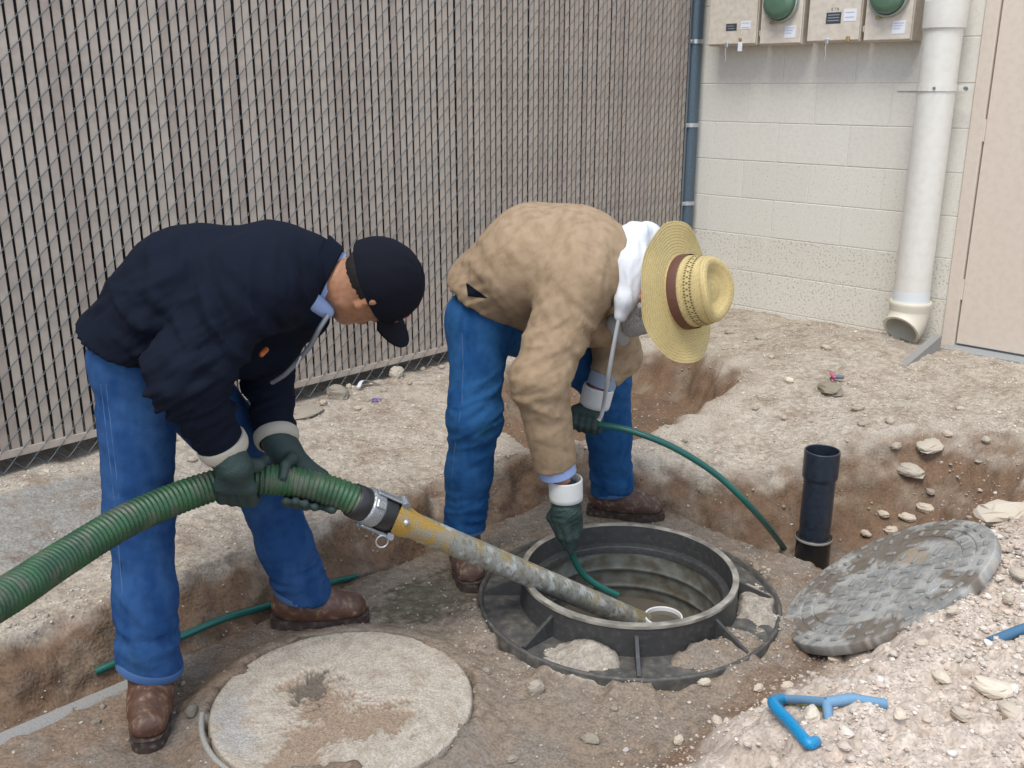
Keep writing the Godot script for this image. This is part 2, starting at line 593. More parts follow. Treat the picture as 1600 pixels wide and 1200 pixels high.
# a rough stone: a jittered, flattened ball
func stone_mesh(sd: int, rough := 0.28, flat := 0.65, rings := 5, segs := 7) -> ArrayMesh:
	var r := RandomNumberGenerator.new()
	r.seed = sd
	var f := FastNoiseLite.new()
	f.seed = sd
	f.frequency = 0.9
	var mb := MB.new()
	for i in rings + 1:
		for k in segs:
			var th := PI * i / rings
			var ph := TAU * k / segs + (0.4 if i % 2 else 0.0)
			var p := Vector3(sin(th) * cos(ph), cos(th), sin(th) * sin(ph))
			var q := p * (1.0 + rough * 1.6 * f.get_noise_3dv(p * 1.3) + r.randf_range(-0.5, 0.5) * rough * (1.0 if i > 0 and i < rings else 0.0))
			mb.vert(q * Vector3(1.0, flat, 0.8), p)
	for i in rings:
		for k in segs:
			var a := i * segs + k
			var b := i * segs + (k + 1) % segs
			mb.tri(a, b, b + segs)
			mb.tri(a, b + segs, a + segs)
	# facets
	var out := MB.new()
	for t in range(0, mb.ix.size(), 3):
		var p0 := mb.v[mb.ix[t]]
		var p1 := mb.v[mb.ix[t + 1]]
		var p2 := mb.v[mb.ix[t + 2]]
		var g := (p2 - p0).cross(p1 - p0)
		if g.length() < 1e-6: continue
		g = g.normalized()
		for q in [p0, p1, p2]: out.vert(q, (g * 0.6 + (q as Vector3).normalized() * 0.4).normalized())
		out.ix.append_array([out.v.size() - 3, out.v.size() - 2, out.v.size() - 1])
	return out.done()

func make_gravel() -> void:
	# loose grit and pebbles too many to count: one object for each of three sizes of grain
	var sets := [["grit", 17000, 0.0018, 0.0036], ["pebbles", 5200, 0.003, 0.0062], ["rubble", 650, 0.006, 0.013]]
	for s in sets:
		var mm := MultiMesh.new()
		mm.transform_format = MultiMesh.TRANSFORM_3D
		mm.use_colors = true
		mm.mesh = stone_mesh(3 if s[0] == "grit" else (5 if s[0] == "pebbles" else 9), 0.25, 0.7, 3 if s[0] == "grit" else 5, 5 if s[0] == "grit" else 7)
		var xf := []
		var cols := []
		var tries := 0
		while xf.size() < s[1] and tries < s[1] * 6:
			tries += 1
			var x := rng.randf_range(0.45, 4.8)
			var z := rng.randf_range(-3.32, -0.35)
			if tries % 3 == 0:
				x = rng.randf_range(1.3, 3.4); z = rng.randf_range(-1.35, -0.35)
			elif tries % 7 == 0:
				var a := rng.randf() * TAU
				x = MANHOLE.x + cos(a) * rng.randf_range(0.35, 0.6); z = MANHOLE.z + sin(a) * rng.randf_range(0.35, 0.6)
			if s[0] == "rubble":
				x = rng.randf_range(1.3, 3.6); z = rng.randf_range(-1.4, -0.35)
			var rm := Vector2(x - MANHOLE.x, z - MANHOLE.z).length()
			if rm < 0.335: continue
			var y := ground_y(x, z)
			var dense := 0.75
			if pit_d < 0.0: dense = 0.12
			elif wall_t < 0.9: dense = 0.25
			if z < -2.7 and z > -3.2 and x < 1.5: dense = 0.12
			if noise_a.get_noise_2d(x * 45.0 + 50.0, z * 45.0) < -0.1: dense *= 0.35
			if rng.randf() > dense: continue
			if y < -0.262 and rm < 0.45: continue
			if s[0] == "rubble" and wall_t < 0.25: continue
			var sz: float = rng.randf_range(s[2], s[3]) * (1.0 if rng.randf() < 0.9 else 1.7)
			var b := Basis.from_euler(Vector3(rng.randf_range(-0.4, 0.4), rng.randf() * TAU, rng.randf_range(-0.4, 0.4))).scaled(Vector3(sz, sz * rng.randf_range(0.6, 1.0), sz))
			xf.append(Transform3D(b, Vector3(x, y + sz * 0.25, z)))
			var c := ground_color(x, z)
			var base := Color(0.56, 0.51, 0.45).lerp(Color(0.42, 0.345, 0.28), rng.randf())
			if rng.randf() < 0.12: base = Color(0.68, 0.64, 0.58)
			c = c.lerp(base, 0.6 if pit_d > 0.0 else 0.42)
			var k := rng.randf_range(0.8, 1.2)
			cols.append(Color(c.r * k, c.g * k, c.b * k))
		mm.instance_count = xf.size()
		for i in xf.size():
			mm.set_instance_transform(i, xf[i])
			mm.set_instance_color(i, cols[i])
		var o := MultiMeshInstance3D.new()
		o.name = s[0]
		o.multimesh = mm
		o.material_override = mats.stone
		add_child(o)
		o.set_meta("kind", "stuff")
		o.set_meta("label", {"grit": "fine pale grit scattered over the dirt", "pebbles": "loose tan pebbles scattered over the dirt", "rubble": "broken pale rubble strewn over the heap"}[s[0]])
		o.set_meta("category", "gravel")

func rock(x: float, z: float, size: Vector3, sd: int, label: String, col: Color, group := "", turn := 0.0, sink := 0.3) -> void:
	var y := ground_y(x, z)
	var m := mat("rock_%d" % sd, col, 0.95, 0.0, mats.tex_grain, 1.2)
	var o := solo("rock", stone_mesh(sd, 0.22, 0.7, 8, 11), m, label, "rock", Vector3(x, y + size.y * (0.7 - sink), z), group)
	o.rotation.y = turn
	o.scale = size

# ------------------------------------------------------------------ fence
func make_fence() -> void:
	var t := thing("chain_link_fence", "chain link fence threaded with upright beige privacy slats beside the dirt", "fence", Vector3(2.15, 0.0, FENCE_Z))
	var ox := -2.15
	var pitch := 0.0355
	var h := 0.071
	var count := 148
	var x_end := 4.735
	# flattened spiral of wire: front legs rise to the right, back legs fall behind the slat
	var wires := []
	for odd in 2:
		var mb := MB.new()
		var pts := []
		var rad := []
		for k in range(-odd, 52):
			var y := 0.008 + k * h * 0.5
			var right := posmod(k, 2) == 1
			var xx := pitch + 0.0012 if right else -0.0012
			# bend at each side, from front to back
			var zf := 0.0068
			if right:
				pts.append_array([Vector3(xx - 0.004, y - 0.0035, zf), Vector3(xx, y, 0.0), Vector3(xx - 0.004, y + 0.0035, -zf)])
			else:
				pts.append_array([Vector3(xx + 0.004, y - 0.0035, -zf), Vector3(xx, y, 0.0), Vector3(xx + 0.004, y + 0.0035, zf)])
			rad.append_array([0.0018, 0.0018, 0.0018])
		mb.tube(pts, rad, 5, false)
		wires.append(mb.done())
	var slats := []
	for q in 3:
		var sb := MB.new()
		var w := 0.0276
		# a hollow flat tube with rounded edges
		var top := 1.86
		var ring := [Vector2(-w / 2, 0.0), Vector2(-w / 2 + 0.002, 0.003), Vector2(w / 2 - 0.002, 0.003), Vector2(w / 2, 0.0), Vector2(w / 2 - 0.002, -0.003), Vector2(-w / 2 + 0.002, -0.003)]
		for i in 6:
			var a: Vector2 = ring[i]
			var b: Vector2 = ring[(i + 1) % 6]
			var nn := Vector3(-(a.y - b.y), 0, (a.x - b.x)).normalized()
			var mid := (a + b) * 0.5
			if nn.dot(Vector3(mid.x, 0, mid.y)) < 0.0: nn = -nn
			var tw := 0.0006 * (q - 1)
			sb.quad(Vector3(a.x, 0.075, a.y), Vector3(b.x, 0.075, b.y), Vector3(b.x + tw, top, b.y), Vector3(a.x + tw, top, a.y), nn)
		slats.append(sb.done())
	for i in count:
		var cx := x_end - (i + 0.5) * pitch
		var sl := part("slat", slats[rng.randi() % 3], mats["slat%d" % (rng.randi() % 4)], t, Vector3(cx + ox + rng.randf_range(-0.0012, 0.0012), rng.randf_range(-0.004, 0.004), rng.randf_range(-0.0006, 0.0006)))
		sl.rotation.z = rng.randf_range(-0.0016, 0.0016)
		part("wire", wires[i % 2], mats.fence_wire, t, Vector3(cx - pitch * 0.5 + ox, (i % 2) * h * 0.5, 0.0))
	var len := count * pitch
	var rail := MB.new()
	rail.box(xf_at(Vector3(x_end - len / 2 + ox, 0.072, 0.0)), Vector3(len, 0.028, 0.0125), 0.002)
	part("bottom_channel", rail.done(), mats.slat1, t)
	part("top_rail", tube_mesh([Vector3(x_end - len + ox, 1.87, -0.03), Vector3(4.78 + ox, 1.87, -0.03)], 0.021, 12), mats.galv, t)
	for px in [4.795, 1.9, -0.4]:
		var r := 0.042 if px > 4.0 else 0.03
		var zz := 0.0 if px > 4.0 else -0.055
		var post := part("post", tube_mesh([Vector3(0, -0.4, 0), Vector3(0, 1.9, 0)], r, 20), mats.post, t, Vector3(px + ox, 0, zz))
		var cp := MB.new()
		cp.lathe(xf_at(Vector3(0, 1.9, 0)), [Vector2(r + 0.004, -0.03), Vector2(r + 0.004, 0.0), Vector2(r * 0.8, 0.022), Vector2(0.0, 0.034)], 16)
		part("cap", cp.done(), mats.galv, post)
	part("tension_bar", box_mesh(Vector3(0.016, 1.78, 0.005), 0.001), mats.galv, t, Vector3(4.738 + ox, 0.95, 0.009))
	for y in [0.33, 0.60, 1.04, 1.49, 1.78]:
		var bm := MB.new()
		var path := []
		for k in 15:
			var a := -2.6 + 5.2 * k / 14.0
			path.append(Vector3(cos(a), 0, sin(a)) * 0.0445)
		path.push_front(Vector3(-0.062, 0, -0.012))
		path.append(Vector3(-0.062, 0, 0.013))
		for k in path.size() - 1:
			var a: Vector3 = path[k]
			var b: Vector3 = path[k + 1]
			var nn := Vector3(b.z - a.z, 0, a.x - b.x).normalized()
			if nn.dot(a + b) < 0.0 and k > 0 and k < path.size() - 2: nn = -nn
			for s in [0.0, 0.002]:
				bm.quad(a + nn * s + Vector3(0, -0.011, 0), b + nn * s + Vector3(0, -0.011, 0), b + nn * s + Vector3(0, 0.011, 0), a + nn * s + Vector3(0, 0.011, 0), nn)
			bm.quad(a + Vector3(0, 0.011, 0), b + Vector3(0, 0.011, 0), b + nn * 0.002 + Vector3(0, 0.011, 0), a + nn * 0.002 + Vector3(0, 0.011, 0), Vector3.UP)
		bm.tube([Vector3(-0.053, 0, -0.02), Vector3(-0.053, 0, 0.024)], [0.006, 0.006], 8)
		part("brace_band", bm.done(), mats.galv_bright, t, Vector3(4.795 + ox, y, 0.0))

# ------------------------------------------------------------------ building
func make_gap_backdrop() -> void:  # unseen wall, added close behind the fence to keep the slat gaps dark
	var t := thing("gap_backdrop", "added dark brown boarded backdrop behind the slatted fence that keeps its gaps dark", "gap_backdrop", Vector3(1.2, 0.0, -3.85))
	part("wall", box_mesh(Vector3(7.2, 2.6, 0.12), 0.0), mats.gap_backdrop, t, Vector3(0, 1.2, 0))
	for k in 36: part("board", box_mesh(Vector3(0.19, 2.55, 0.02), 0.004), mats.gap_backdrop, t, Vector3(-3.5 + k * 0.2, 1.2, 0.07))
	part("roof", box_mesh(Vector3(7.5, 0.08, 1.6), 0.01), mats.gap_backdrop, t, Vector3(0, 2.55, -0.3))

func make_building() -> void:
	var t := thing("building", "cream painted block building with a beige steel door beside the slatted fence", "building", Vector3(WALL_X, 0.0, -2.4))
	# the wall behind the block faces, with an opening for the door
	var z0 := -6.0
	var z1 := 3.0
	var hgt := 3.12
	var core := MB.new()
	core.box(xf_at(Vector3(0.1025, hgt / 2 - 0.2, (z0 - 1.815) / 2 + 2.4)), Vector3(0.2, hgt + 0.4, -1.815 - z0))
	core.box(xf_at(Vector3(0.1025, hgt / 2 - 0.2, (z1 - 0.75) / 2 + 2.4)), Vector3(0.2, hgt + 0.4, z1 + 0.75))
	core.box(xf_at(Vector3(0.1025, (hgt + 2.14) / 2, (-1.815 - 0.75) / 2 + 2.4)), Vector3(0.2, hgt - 2.14, 1.065))
	part("wall", core.done(), mats.mortar, t)
	part("roof", box_mesh(Vector3(4.0, 0.12, z1 - z0), 0.01), mats.mortar, t, Vector3(2.0, hgt + 0.06, (z0 + z1) / 2 + 2.4))
	part("footing", box_mesh(Vector3(0.10, 0.4, -1.815 - z0), 0.006), mats.footing, t, Vector3(0.012, -0.193, (z0 - 1.815) / 2 + 2.4))
	var shared := {}
	for row in range(-1, 15):
		var y0 := 0.035 + row * 0.205
		var odd := posmod(row, 2) == 1
		var zz := -3.02 if odd else -3.222
		zz -= 0.4065 * 3.0
		while zz < 1.4:
			var a := zz
			var b := zz + 0.4065
			zz = b
			var cuts := [[a, b]]
			if y0 < 2.1:
				cuts = []
				if a < -1.815: cuts.append([a, minf(b, -1.815)])
				if b > -0.75: cuts.append([maxf(a, -0.75), b])
			for cc in cuts:
				var len: float = cc[1] - cc[0]
				if len < 0.03: continue
				var key := "%.3f" % len
				if not shared.has(key): shared[key] = box_mesh(Vector3(0.03, 0.2015, len - 0.0035), 0.0022)
				var soil := "block_low" if row < 2 else ("block_mid" if row < 4 else "block")
				part("block", shared[key], mats[soil + str(rng.randi() % 2)], t, Vector3(0.015 + rng.randf_range(-0.0007, 0.0007), y0 + 0.1025, (cc[0] + cc[1]) / 2 + 2.4))
	# steel door in a steel frame
	var frame := MB.new()
	frame.box(xf_at(Vector3(0.035, 1.06, -1.782 + 2.4)), Vector3(0.09, 2.16, 0.064), 0.003)
	frame.box(xf_at(Vector3(0.035, 1.06, -0.783 + 2.4)), Vector3(0.09, 2.16, 0.064), 0.003)
	frame.box(xf_at(Vector3(0.035, 2.11, -1.2825 + 2.4)), Vector3(0.088, 0.06, 0.935), 0.003)
	part("door_frame", frame.done(), mats.door, t)
	var door := part("door", box_mesh(Vector3(0.045, 2.04, 0.925), 0.003), mats.door2, t, Vector3(0.026, 1.055, -1.2825 + 2.4))
	for y in [-0.75, 0.0, 0.1, 0.8]:
		if y == 0.1: continue
		part("hinge", tube_mesh([Vector3(-0.026, y - 0.05, -0.4655), Vector3(-0.026, y + 0.05, -0.4655)], 0.006, 8), mats.door, door)
	var knob := MB.new()
	knob.lathe(Transform3D(Basis(Vector3.FORWARD, -PI / 2), Vector3(-0.022, -0.05, 0.39)), [Vector2(0.03, 0.0), Vector2(0.03, -0.006), Vector2(0.012, -0.008), Vector2(0.012, -0.03), Vector2(0.026, -0.04), Vector2(0.028, -0.055), Vector2(0.0, -0.062)], 16)
	part("door_knob", knob.done(), mats.galv, door)
	part("threshold", box_mesh(Vector3(0.16, 0.05, 1.0), 0.006), mats.footing, t, Vector3(0.0, -0.0, -1.2825 + 2.4))

# ------------------------------------------------------------------ meter boxes
func sticker(parent: Node, at: Vector3, w: float, h: float, m: Material, called: String) -> void:
	part(called, box_mesh(Vector3(0.0012, h, w)), m, parent, at)

func make_meters() -> void:
	var depth := 0.13
	var list := [
		[-3.215, -2.915, 1.46, "panel", "beige electrical panel box with a hanging wire seal and white tag beside the fence post"],
		[-2.895, -2.655, 1.455, "meter", "beige meter box with round green glass between the two panel boxes"],
		[-2.625, -2.345, 1.46, "panel", "beige electrical panel box with a square label between the two meter boxes"],
		[-2.325, -2.09, 1.455, "meter", "beige meter box with round green glass beside the white drain pipe"]]
	for i in 4:
		var e: Array = list[i]
		var w: float = e[1] - e[0]
		var t := thing("electrical_panel" if e[3] == "panel" else "electric_meter", e[4], "electrical box" if e[3] == "panel" else "electric meter", Vector3(WALL_X, e[2], (e[0] + e[1]) / 2), "boxes on the block wall")
		part("cabinet", box_mesh(Vector3(depth - 0.012, 0.62, w), 0.004), mats.box_paint, t, Vector3(-depth / 2 + 0.006, 0.31, 0))
		part("cover", box_mesh(Vector3(0.014, 0.606, w - 0.006), 0.004), mats.box_paint2, t, Vector3(-depth + 0.0055, 0.309, 0))
		var fx := -depth - 0.0022
		if e[3] == "meter":
			var b := Basis(Vector3.FORWARD, -PI / 2)
			var xm := Transform3D(Basis(Vector3(0, 0, 1), Vector3(-1, 0, 0), Vector3(0, -1, 0)), Vector3(-depth, 0.205, 0.0))
			var mb := MB.new()
			mb.lathe(xm, [Vector2(0.098, 0.0), Vector2(0.098, 0.022), Vector2(0.094, 0.028), Vector2(0.088, 0.028), Vector2(0.086, 0.02)], 40)
			part("ring", mb.done(), mats.ring_metal, t)
			var gb := MB.new()
			gb.lathe(xm, [Vector2(0.086, 0.018), Vector2(0.084, 0.04), Vector2(0.076, 0.055), Vector2(0.05, 0.064), Vector2(0.0, 0.067)], 40)
			part("glass", gb.done(), mats.green_glass, t)
			part("seal", box_mesh(Vector3(0.012, 0.012, 0.022), 0.003), mats.brass, t, Vector3(-depth - 0.015, 0.108, -0.045))
			sticker(t, Vector3(fx, 0.062, w * 0.24), 0.062, 0.058, mats.paper, "label")
			for k in 3: sticker(t, Vector3(fx - 0.001, 0.08 - k * 0.012, w * 0.24 - 0.004 * k), 0.05 - 0.008 * k, 0.003, mats.print_grey, "print_line")
			part("latch", box_mesh(Vector3(0.03, 0.03, 0.014), 0.004), mats.box_paint, t, Vector3(-depth + 0.03, 0.06, -w / 2 - 0.007))
		else:
			if i == 0:
				sticker(t, Vector3(fx, 0.092, -0.002), 0.066, 0.036, mats.plate, "nameplate")
				for k in 2: sticker(t, Vector3(fx - 0.001, 0.098 - k * 0.013, -0.008 + 0.006 * k), 0.04, 0.003, mats.plate_print, "print_line")
				sticker(t, Vector3(fx, 0.1, 0.085), 0.06, 0.04, mats.paper, "label")
			else:
				var tx := TextMesh.new()
				tx.text = "E T N"
				tx.font = SystemFont.new()
				tx.font.font_names = PackedStringArray(["Droid Sans"])
				tx.font_size = 16
				tx.pixel_size = 0.0011
				tx.depth = 0.001
				var lt := part("lettering", tx, mats.plate, t, Vector3(fx, 0.152, 0.005))
				lt.rotation.y = -PI / 2
				sticker(t, Vector3(fx, 0.112, 0.0), 0.078, 0.052, mats.plate, "nameplate")
				for k in 3: sticker(t, Vector3(fx - 0.001, 0.126 - k * 0.013, 0.0), 0.06, 0.004, mats.plate_print, "print_line")
				sticker(t, Vector3(fx, 0.122, 0.085), 0.066, 0.056, mats.paper, "label")
			for k in 2: sticker(t, Vector3(fx - 0.001, 0.135 - k * 0.022 - (0.025 if i == 0 else 0.0), 0.084), 0.045, 0.003, mats.print_grey, "print_line")
			# hasp with a wire seal, and a tag or a brass stud
			part("hasp", box_mesh(Vector3(0.018, 0.026, 0.018), 0.003), mats.galv_bright, t, Vector3(-depth - 0.008, 0.004, -0.02))
			part("wire_seal", tube_mesh(smooth_path([Vector3(-depth - 0.012, -0.004, -0.02), Vector3(-depth - 0.014, -0.03, -0.024), Vector3(-depth - 0.012, -0.06, -0.02), Vector3(-depth - 0.013, -0.083, -0.024)]), 0.003, 6), mats.galv_bright, t)
			if i == 0:
				part("tag", box_mesh(Vector3(0.004, 0.046, 0.026), 0.001), mats.paper, t, Vector3(-depth - 0.012, -0.008, 0.065))
				part("stud", box_mesh(Vector3(0.014, 0.014, 0.016), 0.003), mats.brass, t, Vector3(-depth - 0.007, 0.03, 0.06))
			else:
				part("stud", box_mesh(Vector3(0.016, 0.03, 0.018), 0.004), mats.brass, t, Vector3(-depth - 0.008, 0.012, 0.088))

# ------------------------------------------------------------------ drain pipe and splash block
func make_drain() -> void:
	var at := Vector3(4.735, 0.0, -1.945)
	var t := thing("drain_pipe", "cream painted drain pipe strapped to the block wall with an open elbow", "drain pipe", at)
	var r := 0.084
	part("pipe", tube_mesh([Vector3(0.0, 0.24, 0), Vector3(0.0, 1.5, 0), Vector3(0.0, 3.0, 0)], r, 40), mats.pipe_paint, t)
	var col := MB.new()
	col.lathe(Transform3D(), [Vector2(r + 0.001, 1.50), Vector2(r + 0.011, 1.505), Vector2(r + 0.012, 1.62), Vector2(r + 0.011, 1.625), Vector2(r + 0.001, 1.63)], 40)
	part("coupling", col.done(), mats.pipe_paint, t)
	var low := MB.new()
	low.lathe(Transform3D(), [Vector2(r + 0.0012, 0.29), Vector2(r + 0.002, 0.285), Vector2(r + 0.002, 0.235)], 40)
	part("bare_band", low.done(), mats.pvc, t)
	# elbow: a bell and a short bend that opens towards the yard
	var eb := MB.new()
	eb.lathe(Transform3D(), [Vector2(r + 0.002, 0.236), Vector2(r + 0.013, 0.24), Vector2(r + 0.016, 0.225), Vector2(r + 0.013, 0.212), Vector2(r + 0.010, 0.19)], 40)
	var dir := Vector3(-1.0, 0, -0.12).normalized()
	for pass_ in 2:
		var rr := r + 0.009 if pass_ == 0 else r - 0.004
		var pts := []
		var rad := []
		for k in 9:
			var a := k / 8.0 * deg_to_rad(58.0)
			var bend := 0.125
			pts.append(Vector3(0, 0.2, 0) + dir * (bend * (1.0 - cos(a))) + Vector3.DOWN * (bend * sin(a)))
			rad.append(rr)
		eb.tube(pts, rad, 32, false)
		if pass_ == 1:
			var e: Vector3 = pts[8]
			var td := (e - (pts[7] as Vector3)).normalized()
			var s := td.cross(Vector3.UP).normalized()
			var b := td.cross(s)
			for k in 32:
				var a0 := TAU * k / 32.0
				var a1 := TAU * (k + 1) / 32.0
				var u0 := s * cos(a0) + b * sin(a0)
				var u1 := s * cos(a1) + b * sin(a1)
				eb.quad(e + u0 * rr, e + u1 * rr, e + u1 * (r + 0.009), e + u0 * (r + 0.009), td)
	part("elbow", eb.done(), mats.pipe_worn, t)
	# two-hole strap
	var st := MB.new()
	var path := [Vector3(0.112, 0, -0.235), Vector3(0.112, 0, -0.105), Vector3(0.04, 0, -0.094)]
	for k in 13:
		var a := deg_to_rad(-115.0) + deg_to_rad(230.0) * k / 12.0
		path.append(Vector3(-cos(a), 0, sin(a)) * (r + 0.003))
	path.append_array([Vector3(0.03, 0, 0.094), Vector3(0.02, 0, 0.145)])
	for k in path.size() - 1:
		var a: Vector3 = path[k]
		var b: Vector3 = path[k + 1]
		var nn := Vector3(b.z - a.z, 0, a.x - b.x).normalized()
		if nn.dot(Vector3(-1, 0, 0)) < 0.0 and absf(nn.x) > 0.5: nn = -nn
		if absf(nn.x) <= 0.5 and nn.dot(a + b) < 0.0: nn = -nn
		st.box(Transform3D(Basis((b - a).normalized(), Vector3.UP, (b - a).normalized().cross(Vector3.UP)), (a + b) / 2 + nn * 0.0015), Vector3(a.distance_to(b) + 0.002, 0.026, 0.003))
	var strap := part("strap", st.done(), mats.pipe_paint, t, Vector3(0, 1.243, 0))
	var bolt := MB.new()
	bolt.tube([Vector3(0.0, 0, 0.128), Vector3(0.035, 0, 0.128)], [0.008, 0.008], 6)
	part("bolt", bolt.done(), mats.galv, strap)
	part("screw", tube_mesh([Vector3(-r - 0.009, 0, 0.025), Vector3(-r - 0.002, 0, 0.025)], 0.006, 8), mats.galv, strap)
	# splash block below it
	var sp := MB.new()
	var d2 := dir
	var sd := Vector3(-d2.z, 0, d2.x)
	for s in [-1.0, 1.0]:
		var w: Array = [0.0, 0.42]
		var c0: Vector3 = sd * 0.13 * s + d2 * -0.02
		var c1: Vector3 = sd * 0.17 * s + d2 * 0.40
		var o: Vector3 = sd * 0.04 * s
		var h0 := 0.13 if s < 0.0 else 0.06
		var h1 := 0.03
		var A := [c0, c0 + o, c1 + o, c1]
		var T := [c0 + Vector3.UP * h0, c0 + o + Vector3.UP * h0, c1 + o + Vector3.UP * h1, c1 + Vector3.UP * h1]
		sp.quad(T[0], T[1], T[2], T[3], (Vector3.UP + d2 * 0.2).normalized())
		sp.quad(A[0], A[3], T[3], T[0], -sd * s)
		sp.quad(A[1], A[2], T[2], T[1], sd * s)
		sp.quad(A[2], A[3], T[3], T[2], d2)
		sp.quad(A[0], A[1], T[1], T[0], -d2)
	sp.quad(sd * -0.15 + Vector3.UP * 0.05, sd * 0.15 + Vector3.UP * 0.05, sd * 0.18 + d2 * 0.40 + Vector3.UP * 0.035, sd * -0.18 + d2 * 0.40 + Vector3.UP * 0.035, Vector3.UP)
	solo("splash_block", sp.done(), mats.concrete, "grey concrete splash block half buried under the drain pipe elbow", "splash block", Vector3(4.70, -0.03, -1.93))

# ------------------------------------------------------------------ manhole, lids, pipes
func make_manhole() -> void:
	var t := thing("manhole", "black ribbed manhole frame with a wide flange set in the pit floor", "manhole", MANHOLE)
	var fl := MB.new()
	fl.lathe(Transform3D(), [Vector2(0.318, 0.006), Vector2(0.40, 0.004), Vector2(0.44, 0.004), Vector2(0.44, 0.004), Vector2(0.445, 0.018), Vector2(0.452, 0.02), Vector2(0.458, 0.014), Vector2(0.46, -0.03)], 96)
	part("flange", fl.done(), mats.iron_dusty, t)
	var nk := MB.new()
	nk.lathe(Transform3D(), [Vector2(0.334, -0.01), Vector2(0.328, 0.012), Vector2(0.3255, 0.088), Vector2(0.3275, 0.094), Vector2(0.3275, 0.094), Vector2(0.3262, 0.1), Vector2(0.3262, 0.1), Vector2(0.311, 0.1), Vector2(0.311, 0.1), Vector2(0.3095, 0.097), Vector2(0.308, 0.035)], 96)
	part("neck", nk.done(), mats.iron, t)
	var rm := MB.new()
	rm.lathe(Transform3D(), [Vector2(0.3283, 0.09), Vector2(0.3285, 0.0985), Vector2(0.3268, 0.1015), Vector2(0.3108, 0.1015), Vector2(0.3092, 0.098)], 96)
	part("rim", rm.done(), mats.rim_dusty, t)
	var se := MB.new()
	se.lathe(Transform3D(), [Vector2(0.3085, 0.036), Vector2(0.286, 0.034), Vector2(0.286, 0.034), Vector2(0.283, 0.03), Vector2(0.282, 0.012)], 96)
	part("seat", se.done(), mats.iron, t)
	var ri := MB.new()
	ri.lathe(Transform3D(), [Vector2(0.284, 0.014), Vector2(0.285, -0.035), Vector2(0.279, -0.042), Vector2(0.279, -0.05), Vector2(0.287, -0.055), Vector2(0.288, -0.10), Vector2(0.28, -0.105), Vector2(0.28, -0.115), Vector2(0.289, -0.12), Vector2(0.29, -0.40)], 80)
	part("riser", ri.done(), mats.riser, t)
	for k in 8:
		var a := 2.4 + k * PI / 4
		var rb := MB.new()
		var u := Vector3(cos(a), 0, sin(a))
		var s := Vector3(-sin(a), 0, cos(a)) * 0.005
		var A := u * 0.326 + Vector3.UP * 0.004
		var B := u * 0.438 + Vector3.UP * 0.004
		var C := u * 0.436 + Vector3.UP * 0.016
		var D := u * 0.326 + Vector3.UP * 0.07
		rb.poly([A + s, B + s, C + s, D + s], s.normalized())
		rb.poly([A - s, B - s, C - s, D - s], -s.normalized())
		rb.quad(C - s, C + s, D + s, D - s, (Vector3.UP + u * 0.5).normalized())
		rb.quad(B - s, B + s, C + s, C - s, u)
		part("rib", rb.done(), mats.iron, t)
	# still, murky water below
	var w := MB.new()
	w.lathe(Transform3D(), [Vector2(0.292, 0.0), Vector2(0.15, 0.0), Vector2(0.0, 0.0)], 48)
	for i in w.n.size(): w.n[i] = Vector3.UP
	var wo := structure("water", w.done(), mats.sludge, MANHOLE + Vector3(0, -0.155, 0))
	# white pipe end just breaking the surface
	var cp := MB.new()
	cp.lathe(Transform3D(), [Vector2(0.062, -0.09), Vector2(0.062, 0.012), Vector2(0.0615, 0.014), Vector2(0.057, 0.014), Vector2(0.0565, 0.012), Vector2(0.0565, -0.09)], 40)
	solo("pipe_end", cp.done(), mats.pvc_white, "open white plastic pipe end standing in the water of the manhole", "pipe", MANHOLE + Vector3(0.195, -0.155, 0.0))

func dense_profile(r: float) -> Array:
	var out := []
	for k in 25: out.append(Vector2(r * k / 24.0, 0.0))
	out.append(Vector2(r, 0.0))
	return out

# dried dust and mud on the lid that was lifted off
func soil_lid(mb: MB) -> void:
	for i in mb.v.size():
		var p := mb.v[i]
		var n1 := noise_d.get_noise_2d(p.x * 70.0 + 11.0, p.z * 70.0)
		var n2 := noise_e.get_noise_2d(p.x * 150.0, p.z * 150.0 + 40.0)
		var n3 := noise_e.get_noise_2d(p.x * 420.0, p.z * 420.0)
		var c := Color(0.27, 0.27, 0.255).lerp(Color(0.46, 0.455, 0.425), smoothstep(-0.25, 0.3, n1 + n2 * 0.4))
		c = c.lerp(Color(0.50, 0.42, 0.33), clampf(n2 * 1.5 - 0.05, 0.0, 0.7))
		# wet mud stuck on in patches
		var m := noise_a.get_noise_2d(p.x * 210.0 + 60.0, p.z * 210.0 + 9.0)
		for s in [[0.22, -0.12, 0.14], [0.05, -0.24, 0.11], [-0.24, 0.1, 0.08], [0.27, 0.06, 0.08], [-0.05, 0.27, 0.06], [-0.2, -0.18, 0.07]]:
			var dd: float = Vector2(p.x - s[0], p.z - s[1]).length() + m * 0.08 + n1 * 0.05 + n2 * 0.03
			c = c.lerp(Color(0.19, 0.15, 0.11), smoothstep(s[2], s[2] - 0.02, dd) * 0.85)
		var spot := smoothstep(0.06, 0.045, (Vector2(p.x, p.z) - Vector2(0.12, 0.04)).length() + n1 * 0.03)
		c = c.lerp(Color(0.40, 0.31, 0.21), spot * 0.8)
		var k := 1.0 + n3 * 0.3
		mb.c[i] = Color(c.r * k, c.g * k, c.b * k)

